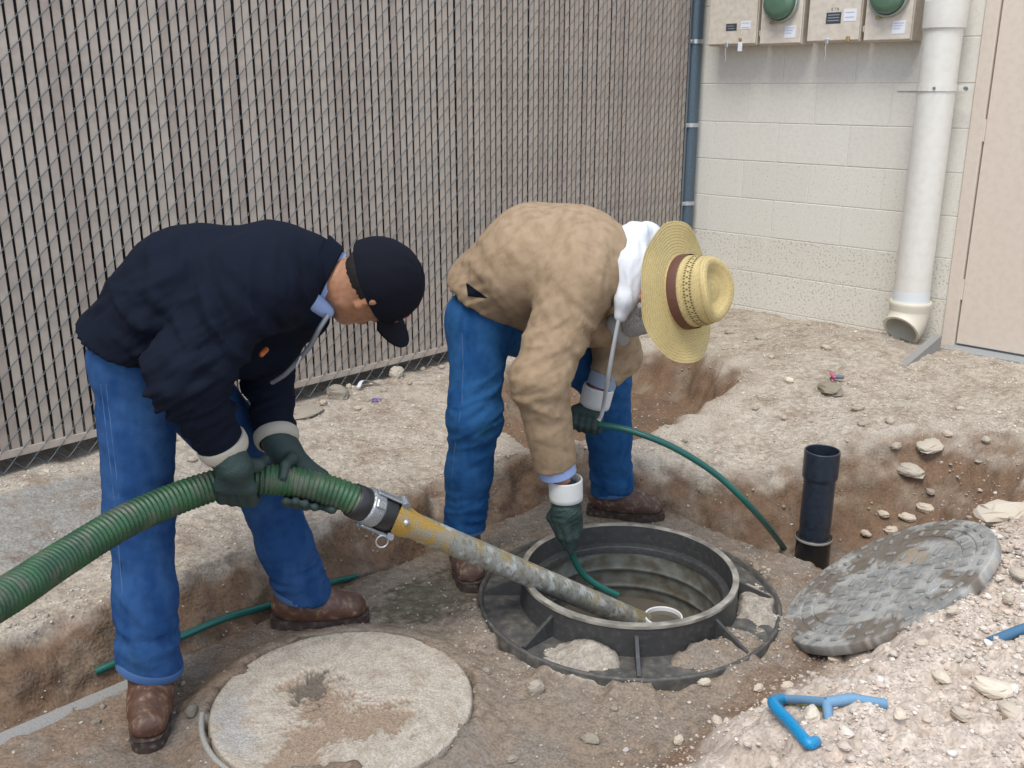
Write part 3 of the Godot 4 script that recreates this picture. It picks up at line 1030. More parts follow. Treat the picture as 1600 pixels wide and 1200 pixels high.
func make_lids() -> void:
	# the lid lifted off, lying tilted on the spoil heap
	var n := Vector3(-0.26, 1.0, -0.61).normalized()
	var xa := Vector3(1, 0, 0.15)
	xa = (xa - n * xa.dot(n)).normalized()
	var t := thing("manhole_cover", "dusty black manhole cover with raised lugs tilted on the rubble heap", "manhole cover", Vector3(2.50, -0.088, -1.005))
	t.basis = Basis(xa, n, xa.cross(n))
	var r := 0.316
	var mb := MB.new()
	mb.lathe(Transform3D(), dense_profile(0.218) + [ Vector2(0.22, -0.004), Vector2(0.224, -0.004), Vector2(0.226, 0.0), Vector2(0.226, 0.0), Vector2(0.256, 0.0), Vector2(0.258, -0.004), Vector2(0.262, -0.004), Vector2(0.264, 0.0), Vector2(0.264, 0.0), Vector2(0.28, 0.0), Vector2(0.295, 0.0), Vector2(r - 0.005, 0.0), Vector2(r, -0.005), Vector2(r, -0.03), Vector2(r - 0.012, -0.036), Vector2(r - 0.04, -0.036), Vector2(r - 0.045, -0.02), Vector2(0.0, -0.02)], 160)
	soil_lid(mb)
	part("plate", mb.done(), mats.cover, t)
	var lug := box_mesh(Vector3(0.034, 0.007, 0.014), 0.003)
	# rows of lugs on the plate, a ring of longer ones at the rim
	for i in range(-3, 4):
		for k in range(-3, 4):
			var x := i * 0.058 + (0.029 if posmod(k, 2) else 0.0)
			var z := k * 0.056
			if Vector2(x, z).length() > 0.195: continue
			var o := part("lug", lug, mats.cover_lug, t, Vector3(x, 0.0015, z))
			if posmod(i + k, 2): o.rotation.y = PI / 2
	for ring in [[0.241, 30, 0.6], [0.288, 34, 0.9]]:
		for k in ring[1]:
			var a: float = TAU * k / ring[1]
			var o := part("lug", lug, mats.cover_lug, t, Vector3(cos(a) * ring[0], 0.0013, sin(a) * ring[0]))
			o.rotation.y = -a + (PI / 2 if ring[2] > 0.7 else 0.0)
			o.scale = Vector3(0.72, 1, 0.9)
	# the second lid, still in place and buried in grit
	var d := thing("gritty_manhole", "round concrete lid covered in pale grit and brown dirt on pit floor", "manhole lid", DISC)
	var cm := MB.new()
	var R := 0.332
	var rings := 50
	var segs := 260
	for i in rings + 1:
		for k in segs:
			var a := TAU * k / segs
			var q := R * i / rings
			var p := Vector2(cos(a), sin(a)) * q
			var n1 := noise_d.get_noise_2d(p.x * 140.0 + 33.0, p.y * 140.0)
			var n2 := noise_e.get_noise_2d(p.x * 260.0 + 90.0, p.y * 260.0)
			var n3 := noise_c.get_noise_2d(p.x * 300.0, p.y * 300.0 + 20.0)
			# brown dirt in a crooked band from the pick hole to the near edge
			var hole := smoothstep(0.05, 0.03, Geometry2D.get_closest_point_to_segment(p, Vector2(-0.05, -0.09), Vector2(0.0, -0.115)).distance_to(p) + n1 * 0.05 + n2 * 0.02)
			var band := smoothstep(0.085, 0.045, Geometry2D.get_closest_point_to_segment(p, Vector2(-0.03, -0.1), Vector2(-0.06, 0.07)).distance_to(p) + n1 * 0.07 + n2 * 0.03)
			band = maxf(band, smoothstep(0.075, 0.045, Geometry2D.get_closest_point_to_segment(p, Vector2(-0.06, 0.07), Vector2(0.03, 0.13)).distance_to(p) + n1 * 0.07 + n2 * 0.03))
			band = maxf(band, smoothstep(0.07, 0.04, Geometry2D.get_closest_point_to_segment(p, Vector2(-0.27, 0.15), Vector2(-0.14, 0.06)).distance_to(p) + n1 * 0.07 + n2 * 0.03))
			var c := Color(0.485, 0.425, 0.35).lerp(Color(0.40, 0.335, 0.265), clampf(n1 * 1.6 + 0.2, 0.0, 1.0))
			c = c.lerp(Color(0.31, 0.225, 0.16), band * 0.9)
			c = c.lerp(Color(0.10, 0.095, 0.085), hole * 0.7)
			var grey_ = smoothstep(0.05, 0.02, absf(p.length() - 0.275) + n1 * 0.03) * smoothstep(0.7, 0.2, absf(angle_difference(a, -2.75)))
			c = c.lerp(Color(0.33, 0.335, 0.34), grey_ * 0.5)
			c = c * (1.0 + n3 * 0.15 + n2 * 0.2)
			cm.col = Color(c.r, c.g, c.b)
			var y := 0.006 + n1 * 0.004 + n2 * 0.0012 - band * 0.005 - hole * 0.006
			if i >= rings - 1: y = minf(y, 0.002) if i == rings - 1 else -0.05
			cm.vert(Vector3(p.x, y, p.y), Vector3.UP)
	for i in rings:
		for k in segs:
			var a := i * segs + k
			var b := i * segs + (k + 1) % segs
			cm.tri(a, b, b + segs)
			cm.tri(a, b + segs, a + segs)
	cm.renormal()
	part("lid", cm.done(), mats.grit_coat, d)
	var rim := MB.new()
	rim.lathe(Transform3D(), [Vector2(0.335, -0.05), Vector2(0.335, 0.006), Vector2(0.338, 0.012), Vector2(0.346, 0.012), Vector2(0.349, 0.006), Vector2(0.349, -0.05)], 60, deg_to_rad(165), deg_to_rad(215))
	part("rim", rim.done(), mats.rim_grey, d)

func make_standpipe() -> void:
	var at := Vector3(3.0055, -0.36, -1.4774)
	var t := thing("standpipe", "black plastic standpipe with a coupling standing open in the pit", "pipe", at)
	var b := -0.12
	var body := MB.new()
	body.lathe(Transform3D(), [Vector2(0.0535, 0.06), Vector2(0.0535, 0.30)], 40)
	part("pipe", body.done(), mats.black_pipe, t)
	var hub := MB.new()
	hub.lathe(Transform3D(), [Vector2(0.0537, 0.285), Vector2(0.0545, 0.292), Vector2(0.0605, 0.302), Vector2(0.061, 0.31), Vector2(0.061, 0.394), Vector2(0.0608, 0.398), Vector2(0.0598, 0.4), Vector2(0.0555, 0.4), Vector2(0.0548, 0.398), Vector2(0.0545, 0.28), Vector2(0.0545, 0.12)], 40)
	part("coupling", hub.done(), mats.black_pipe, t)
	var low := MB.new()
	low.lathe(Transform3D(), [Vector2(0.061, b), Vector2(0.061, 0.062), Vector2(0.061, 0.062), Vector2(0.0635, 0.064), Vector2(0.0635, 0.072), Vector2(0.0538, 0.074)], 40)
	part("lower_pipe", low.done(), mats.black_wet, t)
	var lip := MB.new()
	lip.lathe(Transform3D(), [Vector2(0.0636, 0.063), Vector2(0.065, 0.065), Vector2(0.065, 0.0705), Vector2(0.0636, 0.0725)], 40)
	part("bare_lip", lip.done(), mats.rim_grey, t)

# ------------------------------------------------------------------ people
# folds: [centre, direction across the folds, wavelength, reach, height]
func fold(p: Vector3, list: Array, k := 1.0) -> float:
	var s := (noise_b.get_noise_3dv(p * 90.0) * 0.0008 + noise_a.get_noise_3dv(p * 90.0) * 0.003) * k
	for f in list:
		f[1] = (f[1] as Vector3).normalized()
		var q: Vector3 = p - f[0]
		var w := exp(-q.length_squared() / (f[3] * f[3]))
		if w < 0.02: continue
		# long uneven creases: noise drawn out along the crease
		var ql: float = q.dot(f[1])
		var rest: Vector3 = q - f[1] * ql
		var nz: float = noise_a.get_noise_3dv((f[1] * (ql / f[2]) + rest / (f[2] * 4.5)) * 21.0 + f[0] * 170.0)
		s += f[4] * k * w * clampf(1.0 - 3.4 * absf(nz), -0.7, 1.0)
	return s

func frame(up: Vector3, front: Vector3) -> Basis:
	# columns: right side of the person, up, back
	up = up.normalized()
	front = (front - up * front.dot(up)).normalized()
	return Basis(front.cross(up), up, -front)

# where the line from a to b meets a field's surface
func hit(f: Field, a: Vector3, b: Vector3) -> Vector3:
	var was := 1.0
	for k in 500:
		var p := a.lerp(b, k / 500.0)
		var q := (p - f.o) / f.c
		if q.x < 0 or q.y < 0 or q.z < 0 or q.x >= f.nx - 2 or q.y >= f.ny - 2 or q.z >= f.nz - 2: continue
		var i := Vector3i(q)
		var t := q - Vector3(i)
		var at := (i.z * f.ny + i.y) * f.nx + i.x
		var sy := f.nx
		var sz := f.nx * f.ny
		var v0 := lerpf(lerpf(f.d[at], f.d[at + 1], t.x), lerpf(f.d[at + sy], f.d[at + sy + 1], t.x), t.y)
		var v1 := lerpf(lerpf(f.d[at + sz], f.d[at + sz + 1], t.x), lerpf(f.d[at + sz + sy], f.d[at + sz + sy + 1], t.x), t.y)
		if lerpf(v0, v1, t.z) < 0.0: return p
	return Vector3.ZERO

# a stitched seam laid on a garment: where the lines from a to b meet its surface
func seam_on(f: Field, ends: Array, origin: Vector3, r := 0.0022, list := [], k_ := 1.0) -> ArrayMesh:
	var pts := []
	var fine := []
	for i in ends.size() - 1:
		for k in 5: fine.append([(ends[i][0] as Vector3).lerp(ends[i + 1][0], k / 5.0), (ends[i][1] as Vector3).lerp(ends[i + 1][1], k / 5.0)])
	fine.append(ends[-1])
	for e in fine:
		var p := hit(f, e[0], e[1])
		if p == Vector3.ZERO: continue
		pts.append(p - ((e[1] as Vector3) - e[0]).normalized() * (fold(p, list, k_) - 0.0005) - origin)
	return tube_mesh(smooth_path(pts, 5), r, 5)

func ring_mesh(at: Vector3, axis: Vector3, prof: Array, segs := 28, squash := 1.0, flat_dir := Vector3.ZERO) -> ArrayMesh:
	axis = axis.normalized()
	var s := axis.cross(Vector3.UP if absf(axis.y) < 0.9 else Vector3.RIGHT).normalized()
	if flat_dir != Vector3.ZERO: s = (flat_dir - axis * flat_dir.dot(axis)).normalized()
	var mb := MB.new()
	mb.lathe(Transform3D(Basis(s * squash, axis, s.cross(axis)), at), prof, segs)
	return mb.done()

func boot(parent: Node3D, origin: Vector3, ankle: Vector3, fwd: Vector3, leather: Material, sole_m: Material) -> void:
	fwd = Vector3(fwd.x, 0, fwd.z).normalized()
	var side := fwd.cross(Vector3.UP)
	var base := Vector3(ankle.x, FLOOR_Y + 0.001, ankle.z)
	var P := func(x: float, y: float, z: float) -> Vector3: return base + side * x + Vector3.UP * y + fwd * z
	var f := Field.new(base - Vector3(0.26, 0.02, 0.26), base + Vector3(0.26, 0.19, 0.26), 0.006)
	f.cap(P.call(0, 0.16, -0.01), P.call(0, 0.07, -0.015), 0.052, 0.052, 0.02)
	f.cap(P.call(0, 0.07, -0.045), P.call(0, 0.055, 0.03), 0.042, 0.044, 0.03)
	f.cap(P.call(0, 0.09, 0.02), P.call(0, 0.06, 0.09), 0.042, 0.042, 0.03)
	f.cap(P.call(-0.006, 0.05, 0.06), P.call(-0.008, 0.045, 0.145), 0.044, 0.040, 0.03, side, 1.12)
	f.cut(P.call(0, 0.028, 0), Vector3.DOWN)
	var mb := MB.new()
	var folds := [[P.call(0, 0.08, 0.085), fwd, 0.02, 0.05, 0.003], [P.call(0, 0.12, 0.0), Vector3.UP, 0.03, 0.05, 0.003]]
	f.net(mb, origin, func(p: Vector3, n: Vector3) -> float: return fold(p, folds) * 0.6)
	var up := part("boot", mb.done(), leather, parent)
	var so := MB.new()
	var ring := []
	for k in 36:
		var a := TAU * k / 36.0
		var z := -0.094 + (0.194 + 0.094) * (0.5 - 0.5 * cos(a))
		var w := 0.047 * pow(absf(sin(a)), 0.5) * (0.92 + 0.16 * smoothstep(0.0, 0.12, z)) * (1.0 - 0.1 * exp(-pow((z - 0.0) / 0.03, 2)))
		ring.append([w * signf(sin(a) + 1e-9) - 0.006 * smoothstep(0.05, 0.15, z), z])
	for k in 36:
		var a: Array = ring[k]
		var b: Array = ring[(k + 1) % 36]
		for lv in [[0.0, 0.014, 0.0, 0.0], [0.014, 0.017, 0.0, -0.003], [0.017, 0.03, -0.003, -0.002]]:
			var n0: Vector3 = ((P.call(b[0], 0, b[1]) - P.call(a[0], 0, a[1])) as Vector3).cross(Vector3.UP).normalized()
			if n0.dot(P.call(a[0], 0, a[1]) - P.call(0, 0, 0.05)) < 0.0: n0 = -n0
			so.quad(P.call(a[0], lv[0], a[1]) + n0 * lv[2] - origin, P.call(b[0], lv[0], b[1]) + n0 * lv[2] - origin, P.call(b[0], lv[1], b[1]) + n0 * lv[3] - origin, P.call(a[0], lv[1], a[1]) + n0 * lv[3] - origin, n0)
		so.poly([P.call(0, 0.03, 0.05) - origin, P.call(a[0], 0.03, a[1]) - origin, P.call(b[0], 0.03, b[1]) - origin], Vector3.UP)
	part("sole", so.done(), sole_m, up)
	var la := MB.new()
	for k in 4:
		var z := 0.085 - k * 0.018
		var y := 0.103 + k * 0.012
		la.tube([P.call(-0.022, y - 0.006, z) - origin, P.call(0.0, y + 0.004, z + 0.004) - origin, P.call(0.022, y - 0.006, z) - origin], [0.003, 0.003, 0.003], 5)
	part("lace", la.done(), mats.lace, up)

# a gloved hand closed round a bar: c on the bar, ax along it, s from the bar to the palm, t the way the fingers wrap
func grip(f: Field, wrist: Vector3, c: Vector3, ax: Vector3, s: Vector3, t: Vector3, bar: float, thumb_ax := 1.0, spread := 0.0235) -> void:
	ax = ax.normalized()
	s = (s - ax * s.dot(ax)).normalized()
	t = (t - ax * t.dot(ax))
	t = (t - s * t.dot(s)).normalized()
	var fr := 0.0115
	var R := bar + fr - 0.001
	var at := func(off: float, deg: float, rr: float) -> Vector3: return c + ax * off + (s * cos(deg_to_rad(deg)) + t * sin(deg_to_rad(deg))) * rr
	for i in 4:
		var off := (i - 1.5) * spread * thumb_ax * -1.0
		var len: float = [0.94, 1.0, 0.97, 0.85][i]
		var k0: Vector3 = at.call(off * 0.95, 12.0, R + 0.008)
		var k1: Vector3 = at.call(off, 12.0 + 62.0 * len, R)
		var k2: Vector3 = at.call(off, 12.0 + 110.0 * len, R)
		var k3: Vector3 = at.call(off, 12.0 + 150.0 * len, R)
		f.cap(wrist.lerp(k0, 0.35), k0, 0.025, 0.0185, 0.016)
		f.cap(k0, k1, 0.0165, 0.014, 0.007)
		f.cap(k1, k2, 0.014, 0.0128, 0.005)
		f.cap(k2, k3, 0.0128, 0.0115, 0.005)
	var b0: Vector3 = wrist.lerp(at.call(0.03 * thumb_ax, -35.0, R + 0.006), 0.55)
	var b1: Vector3 = at.call(0.044 * thumb_ax, -48.0, R + 0.004)
	var b2: Vector3 = at.call(0.052 * thumb_ax, -92.0, R)
	var b3: Vector3 = at.call(0.05 * thumb_ax, -130.0, R)
	f.cap(b0, b1, 0.022, 0.0165, 0.014)
	f.cap(b1, b2, 0.0155, 0.0135, 0.006)
	f.cap(b2, b3, 0.0135, 0.011, 0.005)

func head(mb: MB, origin: Vector3, c: Vector3, b: Basis, neck: Vector3) -> void:
	var f := Field.new(c - Vector3.ONE * 0.19, c + Vector3.ONE * 0.19, 0.005)
	var u := b.y
	var s := b.x
	var fr := -b.z
	f.ell(c + u * 0.035 - fr * 0.008, b, Vector3(0.074, 0.09, 0.094), 0.01)
	f.ell(c - u * 0.03 + fr * 0.035, b, Vector3(0.058, 0.08, 0.06), 0.03)
	f.cap(c - u * 0.085 + fr * 0.055, c - u * 0.095 + fr * 0.078, 0.028, 0.02, 0.03)
	f.cap(c - u * 0.06 - fr * 0.01 - s * 0.05, c - u * 0.09 + fr * 0.06, 0.016, 0.018, 0.03)
	f.cap(c - u * 0.06 - fr * 0.01 + s * 0.05, c - u * 0.09 + fr * 0.06, 0.016, 0.018, 0.03)
	f.cap(c + u * 0.022 + fr * 0.089, c - u * 0.022 + fr * 0.112, 0.009, 0.013, 0.012)
	f.cap(c - u * 0.026 + fr * 0.1 - s * 0.013, c - u * 0.026 + fr * 0.1 + s * 0.013, 0.009, 0.009, 0.008)
	f.cap(c + u * 0.032 + fr * 0.084 - s * 0.04, c + u * 0.034 + fr * 0.09 + s * 0.04, 0.011, 0.011, 0.015)
	f.cap(c - u * 0.053 + fr * 0.094 - s * 0.02, c - u * 0.053 + fr * 0.094 + s * 0.02, 0.0075, 0.0075, 0.006)
	f.cap(c - u * 0.064 + fr * 0.092 - s * 0.017, c - u * 0.064 + fr * 0.092 + s * 0.017, 0.008, 0.008, 0.006)
	for k in [-1.0, 1.0]:
		f.ell(c + u * 0.012 + fr * 0.096 + s * 0.032 * k, b, Vector3(0.016, 0.011, 0.014), 0.008, true)
		f.ball(c + u * 0.012 + fr * 0.083 + s * 0.032 * k, 0.0125, 0.002)
		f.cap(c - u * 0.022 - fr * 0.006 + s * 0.073 * k, c + u * 0.024 - fr * 0.022 + s * 0.082 * k, 0.009, 0.013, 0.006)
		f.ell(c + u * 0.006 - fr * 0.008 + s * 0.087 * k, b, Vector3(0.008, 0.016, 0.008), 0.005, true)
	f.cap(c - u * 0.05 - fr * 0.02, neck, 0.058, 0.062, 0.03)
	f.net(mb, origin)

func young_man() -> void:
	var O := Vector3(1.1025, -0.26, -2.3023)
	var t := thing("person", "person in navy jacket and black cap bending to hold the green suction hose", "person", O)
	var lat := Vector3(0.7071, 0, -0.7071)
	var pel := Vector3(1.0044, 0.6621, -2.3331)
	var mid := Vector3(1.111, 0.7677, -2.2265)
	var chest := Vector3(1.2579, 0.8044, -2.0797)
	var neck := Vector3(1.3527, 0.8038, -2.0132)
	var sh_r := Vector3(1.1492, 0.8188, -1.9904)
	var el_r := Vector3(0.9631, 0.6261, -2.0067)
	var wr_r := Vector3(1.047, 0.437, -2.0218)
	var sh_l := Vector3(1.3411, 0.7135, -2.1944)
	var el_l := Vector3(1.3041, 0.5036, -2.2314)
	var wr_l := Vector3(1.2392, 0.3869, -2.0983)
	var hip_r := Vector3(0.9682, 0.599, -2.2704)
	var kn_r := Vector3(0.9232, 0.2294, -2.2447)
	var an_r := Vector3(0.8643, -0.1349, -2.155)
	var hip_l := Vector3(1.106, 0.5419, -2.3729)
	var kn_l := Vector3(1.2774, 0.2304, -2.2581)
	var an_l := Vector3(1.3547, -0.1501, -2.2232)
	var hc := Vector3(1.4205, 0.7821, -1.9171)
	var hb := frame(Vector3(0.5869, 0.26, 0.7283), Vector3(0.495, -0.8, -0.2121))
	var u := hb.y
	var fr := -hb.z
	var sd := hb.x
	# body: one continuous surface under the clothes, head and face
	var f := Field.new(O + Vector3(-0.7, -0.02, -0.7), O + Vector3(0.75, 1.15, 0.65), 0.014)
	f.cap(pel, mid, 0.095, 0.1, 0.04, lat, 1.25)
	f.cap(mid, chest, 0.105, 0.1, 0.04, lat, 1.4)
	f.cap(chest, neck, 0.09, 0.055, 0.04)
	f.cap(neck, hc - u * 0.04, 0.056, 0.056, 0.03)
	for a in [[sh_r, el_r, wr_r], [sh_l, el_l, wr_l]]:
		f.cap(chest.lerp(a[0], 0.5), a[0], 0.07, 0.062, 0.04)
		f.cap(a[0], a[1], 0.055, 0.042, 0.03)
		f.cap(a[1], a[2], 0.042, 0.03, 0.02)
	for a in [[hip_r, kn_r, an_r], [hip_l, kn_l, an_l]]:
		f.cap(pel, a[0], 0.085, 0.08, 0.04)
		f.cap(a[0], a[1], 0.085, 0.055, 0.03)
		f.cap(a[1], a[2], 0.055, 0.04, 0.03)
	var mb := MB.new()
	f.net(mb, O)
	head(mb, O, hc, hb, neck)
	part("body", mb.done(), mats.skin_a, t)
	# hair showing below the cap
	f = Field.new(hc - Vector3.ONE * 0.14, hc + Vector3.ONE * 0.14, 0.005)
	f.ell(hc + u * 0.035 - fr * 0.012, hb, Vector3(0.0765, 0.093, 0.096), 0.01)
	f.cut(hc - u * 0.028 - fr * 0.012, (-u * 0.6 + fr * 0.8))
	mb = MB.new()
	f.net(mb, O, func(p: Vector3, n: Vector3) -> float: return noise_e.get_noise_3dv(p * 700.0) * 0.0025)
	part("hair", mb.done(), mats.hair, t)
	# jacket
	f = Field.new(O + Vector3(-0.62, 0.2, -0.62), O + Vector3(0.62, 1.3, 0.55), 0.0085)
	f.cap(pel + Vector3(-0.0071, -0.03, -0.0071), mid, 0.135, 0.148, 0.06, lat, 1.52)
	f.cap(mid, chest, 0.15, 0.128, 0.06, lat, 1.42)
	f.cut(Vector3(0.9043, 0.6269, -2.1645), Vector3(-0.2687, -0.9, -0.3253), 0.42)
	f.cap(chest, Vector3(1.3362, 0.8118, -2.0296), 0.12, 0.082, 0.06)
	f.cap(Vector3(1.179, 0.6354, -2.2151), Vector3(1.3311, 0.6975, -2.0913), 0.085, 0.075, 0.06)
	f.cap(Vector3(1.2164, 0.5848, -2.1777), Vector3(1.2974, 0.6022, -2.1392), 0.06, 0.05, 0.04)
	f.cap(chest.lerp(sh_r, 0.6), sh_r, 0.1, 0.098, 0.06)
	f.cap(sh_r, el_r, 0.096, 0.078, 0.03)
	f.cap(el_r, wr_r, 0.078, 0.054, 0.03)
	f.cap(chest.lerp(sh_l, 0.6), sh_l, 0.1, 0.09, 0.06)
	f.cap(sh_l, el_l, 0.085, 0.062, 0.03)
	f.cap(el_l, wr_l, 0.062, 0.05, 0.03)
	f.cut(wr_r, wr_r - el_r, 0.12)
	f.cut(wr_l, wr_l - el_l, 0.12)
	f.cut(Vector3(1.3602, 0.7974, -2.0056), Vector3(0.6364, -0.45, 0.5657), 0.13)
	f.cap(Vector3(1.2807, 0.7468, -2.0144), Vector3(1.3121, 0.7114, -2.0043), 0.05, 0.04, 0.02)
	mb = MB.new()
	var arm := (wr_r - el_r).normalized()
	var folds := [
		[el_r, Vector3(0.3536, -0.85, 0.3536), 0.052, 0.13, 0.012], [Vector3(0.97, 0.547, -1.9998), Vector3(0.2475, -0.9, 0.2475), 0.045, 0.1, 0.008],
		[Vector3(1.0325, 0.7269, -1.9373), Vector3(0.5303, 0.5, 0.5303), 0.085, 0.12, 0.010], [Vector3(0.964, 0.7297, -2.119), Vector3(0.4243, 0.75, 0.4243), 0.08, 0.10, 0.009],
		[Vector3(0.919, 0.7672, -2.263), Vector3(-0.3536, 0.8, -0.3536), 0.06, 0.08, 0.006], [Vector3(1.0309, 0.8817, -2.0803), Vector3(0.6364, 0.4, 0.6364), 0.10, 0.15, 0.007],
		[Vector3(1.1802, 0.7779, -1.9311), Vector3(0.6364, 0.1, 0.6364), 0.06, 0.1, 0.008], [Vector3(0.9506, 0.8033, -2.0899), Vector3(-0.2828, 0.9, -0.2828), 0.09, 0.12, 0.009],
		[Vector3(1.2725, 0.4688, -2.1782), Vector3(0.1414, -0.9, 0.1414), 0.05, 0.12, 0.006]]
	f.net(mb, O, func(p: Vector3, n: Vector3) -> float: return fold(p, folds, 1.7))
	var jk := part("jacket", mb.done(), mats.navy, t)
	var nax := Vector3(0.6364, -0.46, 0.5515)
	part("collar", ring_mesh(Vector3(1.3526, 0.8022, -2.0132) - O, nax, [Vector2(0.098, -0.03), Vector2(0.092, -0.012), Vector2(0.086, 0.012), Vector2(0.083, 0.016), Vector2(0.079, 0.014), Vector2(0.076, -0.02)], 36), mats.navy, jk)
	part("zipper", tube_mesh(smooth_path([Vector3(1.3121, 0.7217, -1.9406) - O, Vector3(1.2885, 0.6876, -1.95) - O, Vector3(1.2837, 0.6423, -1.9832) - O, Vector3(1.2691, 0.6006, -2.019) - O, Vector3(1.2517, 0.5598, -2.0575) - O, Vector3(1.2384, 0.5319, -2.0991) - O], 6), 0.0065, 6), mats.zip, jk)
	part("zip_pull", tube_mesh([Vector3(1.2604, 0.619, -1.9923) - O, Vector3(1.2514, 0.5929, -2.0013) - O], 0.004, 6), mats.galv_bright, jk)
	mb = MB.new()
	mb.lathe(Transform3D(Basis(lat.cross(Vector3.UP), -lat, Vector3.UP), Vector3(1.1541, 0.6443, -1.9926) - O), [Vector2(0.0, 0.008), Vector2(0.007, 0.006), Vector2(0.0075, -0.04)], 14)
	part("button", mb.done(), mats.orange, jk)
	# pale blue shirt collar standing inside the jacket collar
	part("shirt_collar", ring_mesh(Vector3(1.357, 0.799, -2.0089) - O, nax, [Vector2(0.077, -0.025), Vector2(0.074, 0.004), Vector2(0.0735, 0.02), Vector2(0.072, 0.022), Vector2(0.068, 0.018), Vector2(0.064, -0.02)], 36), mats.blue_shirt, t)
	mb = MB.new()
	var sf := Field.new(Vector3(1.2986, 0.7407, -1.9541) - Vector3.ONE * 0.1, Vector3(1.2986, 0.7407, -1.9541) + Vector3.ONE * 0.1, 0.006)
	sf.cap(Vector3(1.2841, 0.7596, -1.9686), Vector3(1.3262, 0.7244, -1.9689), 0.024, 0.02, 0.01)
	sf.net(mb, O)
	part("shirt_front", mb.done(), mats.blue_shirt, t)
	# jeans
	f = Field.new(O + Vector3(-0.55, 0.02, -0.5), O + Vector3(0.5, 0.98, 0.5), 0.0085)
	f.cap(hip_r + Vector3.UP * 0.02, hip_l + Vector3.UP * 0.02, 0.104, 0.104, 0.04)
	f.cap(hip_r, kn_r, 0.1, 0.08, 0.04)
	f.cap(kn_r, kn_r.lerp(an_r, 0.55), 0.08, 0.068, 0.03)
	f.cap(kn_r.lerp(an_r, 0.55), an_r + Vector3.DOWN * 0.02, 0.068, 0.078, 0.03)
	f.cap(hip_l, kn_l, 0.108, 0.082, 0.04)
	f.cap(kn_l, kn_l.lerp(an_l, 0.6), 0.082, 0.072, 0.03)
	f.cap(kn_l.lerp(an_l, 0.6), an_l + Vector3(0.0071, -0.01, 0.0071), 0.072, 0.077, 0.03)
	f.cut(an_r + Vector3(0, -0.015, 0), Vector3(-0.2828, -1, -0.1414), 0.14)
	f.cut(an_l + Vector3(0, -0.012, 0), Vector3(-0.1768, -1, -0.1768), 0.14)
	mb = MB.new()
	var jf := [[an_r + Vector3.UP * 0.05, Vector3(0.1768, 1, 0.1768), 0.05, 0.08, 0.011], [kn_r, Vector3(0.3536, 1, 0.3536), 0.08, 0.13, 0.007], [kn_r.lerp(an_r, 0.5), Vector3(0.5657, 0.5, 0.5657), 0.07, 0.13, 0.009], [hip_r + Vector3.DOWN * 0.1, Vector3(0.3536, 0.8, 0.3536), 0.07, 0.12, 0.007],
		[an_l + Vector3.UP * 0.05, Vector3(-0.0707, 1, -0.0707), 0.042, 0.09, 0.011], [kn_l, Vector3(-0.3536, 1, -0.3536), 0.07, 0.12, 0.009], [kn_l.lerp(an_l, 0.5), Vector3(0.3536, 0.8, 0.3536), 0.08, 0.1, 0.005]]
	f.net(mb, O, func(p: Vector3, n: Vector3) -> float: return fold(p, jf))
	fade(mb, O)
	stain(mb, O, [[an_r + Vector3(-0.053, 0.03, 0.053), 0.042]], Color(0.42, 0.34, 0.25))
	var je := part("jeans", mb.done(), mats.denim, t)
	for e in [[kn_r, an_r, an_r + Vector3(0, -0.012, 0), Vector3(-0.2828, -1, -0.1414), 0.079], [kn_l, an_l, an_l + Vector3(0, -0.008, 0), Vector3(-0.1768, -1, -0.1768), 0.076]]:
		part("hem", ring_mesh(e[2] - O, e[3], [Vector2(e[4] - 0.002, -0.016), Vector2(e[4] + 0.003, -0.012), Vector2(e[4] + 0.003, 0.002), Vector2(e[4], 0.005), Vector2(e[4] - 0.006, 0.003), Vector2(e[4] - 0.012, -0.01)], 32), mats.denim_hem, je)
	# seams down the near leg
	part("seam", seam_on(f, [[Vector3(0.7106, 0.6997, -1.8349), Vector3(1.0265, 0.4551, -2.6505)], [Vector3(0.71, 0.621, -1.8356), Vector3(1.0255, 0.3415, -2.6514)], [Vector3(0.7093, 0.5405, -1.8363), Vector3(1.0245, 0.2251, -2.6524)], [Vector3(0.7083, 0.4439, -1.8373), Vector3(1.0231, 0.0856, -2.6538)], [Vector3(0.7055, 0.3444, -1.8401), Vector3(1.019, -0.058, -2.6579)], [Vector3(0.7026, 0.242, -1.843), Vector3(1.0148, -0.206, -2.6621)]], O, 0.0022, jf), mats.denim_hem, je)
	part("seam", seam_on(f, [[Vector3(0.7176, 0.6997, -1.8279), Vector3(1.0366, 0.4551, -2.6404)], [Vector3(0.7171, 0.621, -1.8285), Vector3(1.0358, 0.3415, -2.6412)], [Vector3(0.7165, 0.5405, -1.8291), Vector3(1.0349, 0.2251, -2.642)], [Vector3(0.7156, 0.4439, -1.83), Vector3(1.0337, 0.0856, -2.6433)]], O, 0.0022, jf), mats.denim_hem, je)
	# gloves
	var hose_c := Vector3(1.0976, 0.3243, -2.0419)
	f = Field.new(hose_c - Vector3.ONE * 0.17, hose_c + Vector3.ONE * 0.17, 0.0045)
	f.cap(wr_r + Vector3(0, 0, 0), Vector3(1.0539, 0.3882, -1.9796), 0.045, 0.04, 0.02)
	grip(f, Vector3(1.0531, 0.3973, -1.9945), hose_c, Vector3(0.7495, -0.12, 0.6647), Vector3(-0.7425, 0.35, 0.6718), Vector3(-0.1414, -1, 0.1414), 0.042, 1.0)
	mb = MB.new()
	var gf := [[wr_r + Vector3(-0.0141, -0.03, 0.0424), Vector3(0.2828, -0.9, 0.2828), 0.02, 0.05, 0.003]]
	f.net(mb, O, func(p: Vector3, n: Vector3) -> float: return fold(p, gf) * 0.7)
	var g1 := part("glove", mb.done(), mats.glove, t)
